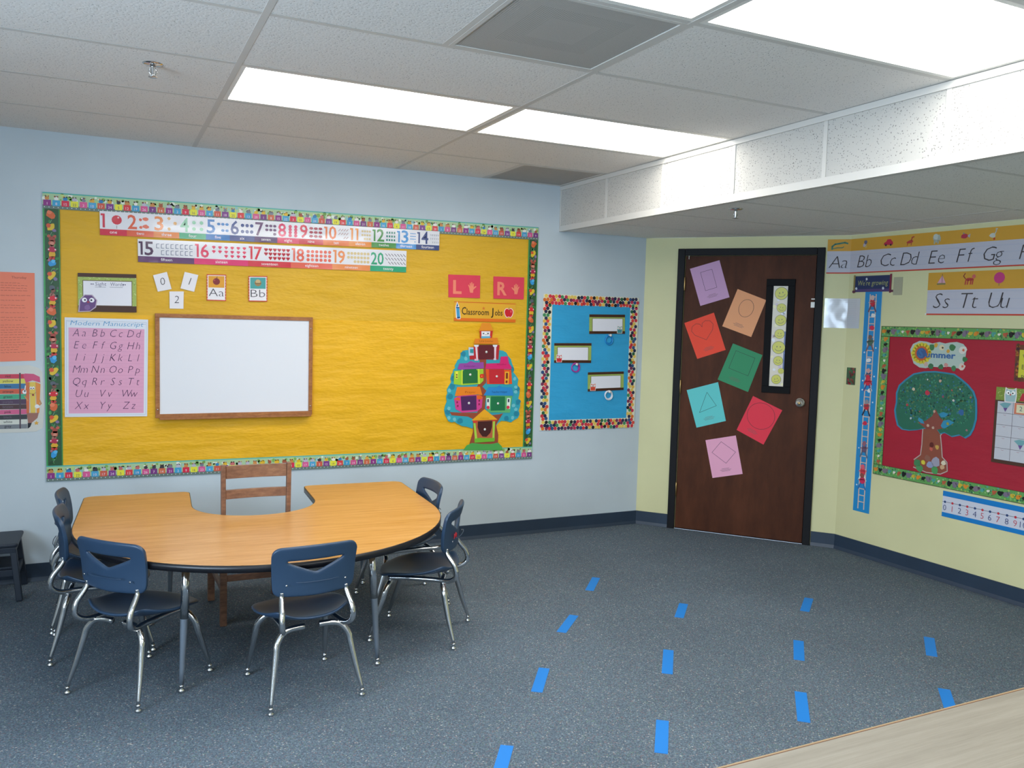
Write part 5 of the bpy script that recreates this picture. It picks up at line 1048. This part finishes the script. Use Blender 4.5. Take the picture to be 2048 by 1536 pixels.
tq = [(2.045,1.376),(2.26,1.373)]
A.text('S', c[0]-.020, c[1]-.024, .052, '#3a6a9c', 6, ID, 'L', thin=.03); A.text('ummer', c[0]+.030, c[1]-.022, .036, '#37659a', 6, ID, 'L', thin=.03, w=abs(tq[1][0]-tq[0][0])*.93)
A.done('season_sign', 'flowery cutout sign reading Summer with a sunflower on the red board', 'sign', None, 'satin')
# tree
tr_ = empty('paper_tree'); setp(tr_, 'large green paper tree full of tiny creatures on the red board', 'cutout')
can = [(1.854,0.9693),(1.844,1.014),(1.853,1.068),(1.849,1.128),(1.867,1.179),(1.911,1.22),(1.967,1.261),(2.04,1.279),(2.119,1.286),(2.182,1.283),(2.244,1.278),(2.291,1.252),(2.337,1.22),(2.376,1.182),(2.396,1.135),(2.403,1.067),(2.404,1.018),(2.392,0.9613),(2.373,0.9205),(2.342,0.8973),(2.307,0.9116),(2.256,0.894),(2.208,0.9128),(2.178,0.9016),(2.144,0.9371),(2.057,0.9188),(2.017,0.9062),(1.959,0.8951),(1.908,0.8961),(1.872,0.9182)]
trk = [(2.057,0.9188),(2.021,0.9588),(2.078,0.9728),(2.138,1.024),(2.204,0.9805),(2.207,0.9377),(2.179,0.8944),(2.191,0.8274),(2.2,0.7636),(2.233,0.7363),(2.239,0.6833),(2.195,0.6577),(2.1,0.6521),(2.009,0.67),(2.009,0.7188),(2.052,0.7553),(2.057,0.8227),(2.056,0.8817)]
random.seed(21)
A = Art(PQ, .0032, True); A.base(trk, '#8a4a38', .001)
ed = [tuple(p) for p in trk]; A.line(ed[5:14], .006, '#b9a8a0', 2); A.line(ed[14:]+[ed[0]], .006, '#b9a8a0', 2)
for p, r, cc in zip([(2.124,0.8286),(2.122,0.8027),(2.162,0.8195),(2.032,0.6999),(2.073,0.7105),(2.121,0.7035),(2.159,0.7244),(2.21,0.729),(2.204,0.7027),(2.05,0.6695),(2.155,0.6762),(2.102,0.7409)], (.016,.012,.014,.024,.014,.022,.030,.016,.014,.024,.026,.02), ('#5c201c','#c05a4c','#c09a4c','#3f7f50','#cfc23c','#8a94b4','#9a98a8','#d8ccb0','#c9a07a','#4a8c54','#4a9454','#8a5a4a')): blob(A, p, r, cc, 3, 9)
A.done('trunk', mat='satin', parent=tr_)
A = Art(PQ, .0048, True); A.base(can, '#2f7f9c', .001); cxx = sum(p[0] for p in can)/len(can); czz = sum(p[1] for p in can)/len(can)
A.poly([(cxx+(p[0]-cxx)*.955, czz+(p[1]-czz)*.96) for p in can], '#236650', 1)
inner = [(cxx+(p[0]-cxx)*.86, czz+(p[1]-czz)*.86) for p in can]
rx = (max(p[0] for p in can)-min(p[0] for p in can))/2; rz = (max(p[1] for p in can)-min(p[1] for p in can))/2; mz = (max(p[1] for p in can)+min(p[1] for p in can))/2
for i in range(760):
    a_, rr = random.uniform(0,2*PI), math.sqrt(random.random())*.91; p = (cxx+rx*rr*math.cos(a_), mz+.01+rz*rr*math.sin(a_)*.95)
    A.circ(p[0],p[1],random.uniform(.003,.008),random.choice(['#1f5a48','#2f7a5c','#2a6f6a','#347c54','#1c4c44','#2f6c8c','#5c7a4c','#3c8a6c']),2,n=5)
for p, r, cc in zip([(2.073,1.148),(1.938,1.058),(1.976,1.162),(2.156,1.228),(2.25,1.116),(2.069,1.23),(2.288,1.188),(2.223,0.9721),(1.97,0.9766),(2.092,0.9452),(2.346,0.9484),(2.181,1.133),(2.305,1.049),(2.029,1.026),(2.236,1.177),(2.357,1.145)], (.017,.009,.010,.009,.008,.005,.005,.010,.007,.006,.007,.008,.018,.006,.006,.006), ('#b83048','#a8404c','#c9b89c','#c0a08a','#c8c0b8','#c4c8c8','#a9bcc4','#c4c23c','#b4c4c8','#c9b8a4','#8a6a6c','#8a4a5c','#2c5f94','#8a5a4c','#9a5a4c','#a8604c')): blob(A, p, r, cc, 4, 8)
for q_ in ([(2.161,1.026),(2.188,1.04),(2.223,1.033),(2.202,1.009),(2.175,1.006)], [(2.178,0.9558),(2.192,0.9863),(2.226,0.9974),(2.265,0.9842),(2.236,0.9629),(2.206,0.9413),(2.187,0.9425)], [(2.023,0.9887),(2.053,0.9773),(2.067,0.9531),(2.042,0.9539),(2.021,0.9698)]): A.poly(q_, '#2c86a8', 4)
A.poly([(2.022,0.9573),(2.074,0.9723),(2.115,1.006),(2.136,1.052),(2.167,1.005),(2.204,0.9805),(2.202,0.9444),(2.161,0.9283),(2.081,0.9218)], '#84443a', 3)
for p in [(2.092,0.9452),(2.128,0.9366),(2.129,1.037)]: blob(A, p, .009, '#c2a08a', 5)
A.done('canopy', mat='satin', parent=tr_)
# calendar
cal = [(2.51,1.221),(2.661,1.233),(2.692,0.7946),(2.532,0.7953),(2.531,1.141),(2.613,1.076),(2.616,0.8022)]
X, Z = cal[0][0], cal[0][1]; XR_ = a[2][0]-.01; Zb = cal[3][1]+.01; Xl = cal[4][0]-.008
A = Art(PQ, .0032, True); A.base([(Xl-.016,Zb-.02),(XR_,Zb-.02),(XR_,cal[4][1]+.016),(Xl-.016,cal[4][1]+.016)], '#4a3024', .004)
cw = cal[5][0]-Xl; nrow = 5; ch_ = (cal[4][1]-Zb)/nrow
A.rect(Xl, Zb, XR_-.01, cal[4][1], '#c0c0c5', 1)
for i in range(nrow+1): A.line([(Xl,Zb+i*ch_),(XR_-.01,Zb+i*ch_)], .002, '#5a5058', 3)
for j in range(1,3): A.line([(Xl+cw*j,Zb),(Xl+cw*j,cal[4][1])], .002, '#5a5058', 3)
for i in range(nrow):
    for j in range(3): A.line([(Xl+cw*(j+.42),Zb+(i+.86)*ch_),(Xl+cw*(j+.5),Zb+(i+.83)*ch_),(Xl+cw*(j+.58),Zb+(i+.86)*ch_)], .002, '#a87a84', 4)
def cone(x, z, s): A.poly([(x-s,z+s*.5),(x-s*.2,z+s*.8),(x+s,z+s*.75),(x+s*.3,z-s*.2),(x,z-s*.3)],'#6fa0a4',5); A.poly([(x-s*.3,z-s*.1),(x+s*.4,z-s*.05),(x+s*.05,z-s*.75)],'#6a4a86',6)
cone(Xl+cw*.5, cal[4][1]-ch_*.5, cw*.38); cone(Xl+cw*1.6, Zb+ch_*1.5, cw*.4)
A.rect(Xl+cw*1.08,cal[4][1]-ch_*.96,Xl+cw*1.95,cal[4][1]-ch_*.04,'#cf7a5c',4); A.rect(Xl+cw*1.22,cal[4][1]-ch_*.84,Xl+cw*1.82,cal[4][1]-ch_*.16,'#d9d2ac',5); A.text('2', Xl+cw*1.5, cal[4][1]-ch_*.68, ch_*.38, '#4a6a70', 7, ID, 'C')
A.done('wall_calendar', 'white calendar grid in a dark frame at the right edge of the red board', 'calendar', None, 'satin')
A = Art(PQ, .0076, True); A.base([(X,cal[4][1]+.006),(XR_,cal[4][1]+.006),(XR_,Z),(X,Z)], '#7d8f3c', .001)
for i in range(120): A.circ(random.uniform(X+.004,XR_-.004), random.uniform(cal[4][1]+.01,Z-.004), .0028, random.choice(['#a3b454','#62782f','#b9c07a']), 1, n=5)
owl(A, (X+.085,(Z+cal[4][1])/2-.002), .036, '#9ab8b8'); A.poly([(X+.135,cal[4][1]+.010),(X+.20,cal[4][1]+.010),(X+.19,Z-.03),(X+.15,Z-.025)], '#b4283a', 4)
A.done('calendar_header', 'olive green header card with a pale owl above the calendar', 'card', None, 'satin')
nt = [(2.602,1.466),(2.603,1.261),(2.624,1.438),(2.628,1.283)]
A = Art(PQ, .0032, True); A.base([((nt[0][0]+nt[1][0])/2,nt[1][1]),(XR_,nt[1][1]),(XR_,nt[0][1]),((nt[0][0]+nt[1][0])/2,nt[0][1])], '#6a3a26', .001)
x_ = (nt[0][0]+nt[1][0])/2
for i in range(26): blob(A, (x_+random.uniform(.005,.035), nt[1][1]+(nt[0][1]-nt[1][1])*i/26+.006), .009, random.choice(['#8a5a2c','#5c3a24','#a8662c','#4c2c34']), 1)
xa = (nt[2][0]+nt[3][0])/2; A.rect(xa, nt[3][1], XR_-.002, nt[2][1], '#c9c43a', 3)
for i, s in enumerate(('W','B','R')): A.text(s, xa+.018, nt[2][1]-.05-i*.058, .026, '#5a5a34', 5)
A.done('word_card', 'yellow word card with a brown leafy border at the right edge of the red board', 'card', None, 'satin')
# number line on the lower yellow wall
q = [(2.219,0.5605),(2.221,0.4024),(2.88,0.5203),(2.889,0.3847)]; x0_, x1_ = q[0][0], q[2][0]; zt2 = q[0][1]; zb2 = q[1][1]
A = Art(PQ, .0008, True); A.base([(x0_,zb2),(x1_,zb2),(x1_,zt2),(x0_,zt2)], '#c8cad4', .001); hh = zt2-zb2
A.rect(x0_,zt2-hh*.20,x1_,zt2,'#1277bd',1); A.rect(x0_,zb2,x1_,zb2+hh*.17,'#1277bd',1); zl = zt2-hh*.42; A.line([(x0_,zl),(x1_,zl)], .0022, '#3a3040', 2)
for i, p in enumerate([(2.236,0.4971),(2.285,0.4975),(2.333,0.4973),(2.38,0.4979),(2.428,0.4979),(2.474,0.4972),(2.52,0.4978),(2.569,0.4988),(2.62,0.4996),(2.668,0.4992),(2.714,0.4993),(2.76,0.4991)]):
    A.circ(p[0], zl, .0075, '#26406e' if i%2 == 0 else '#c0303c', 4, n=10); A.text(str(i), p[0], zb2+hh*.25, hh*.22, '#3f4a78' if i%2 == 0 else '#c24a58', 4, ID, 'C', thin=-.008)
A.done('number_line', 'blue-edged white number line strip counting from 0 low on the yellow wall', 'banner', None, 'satin')
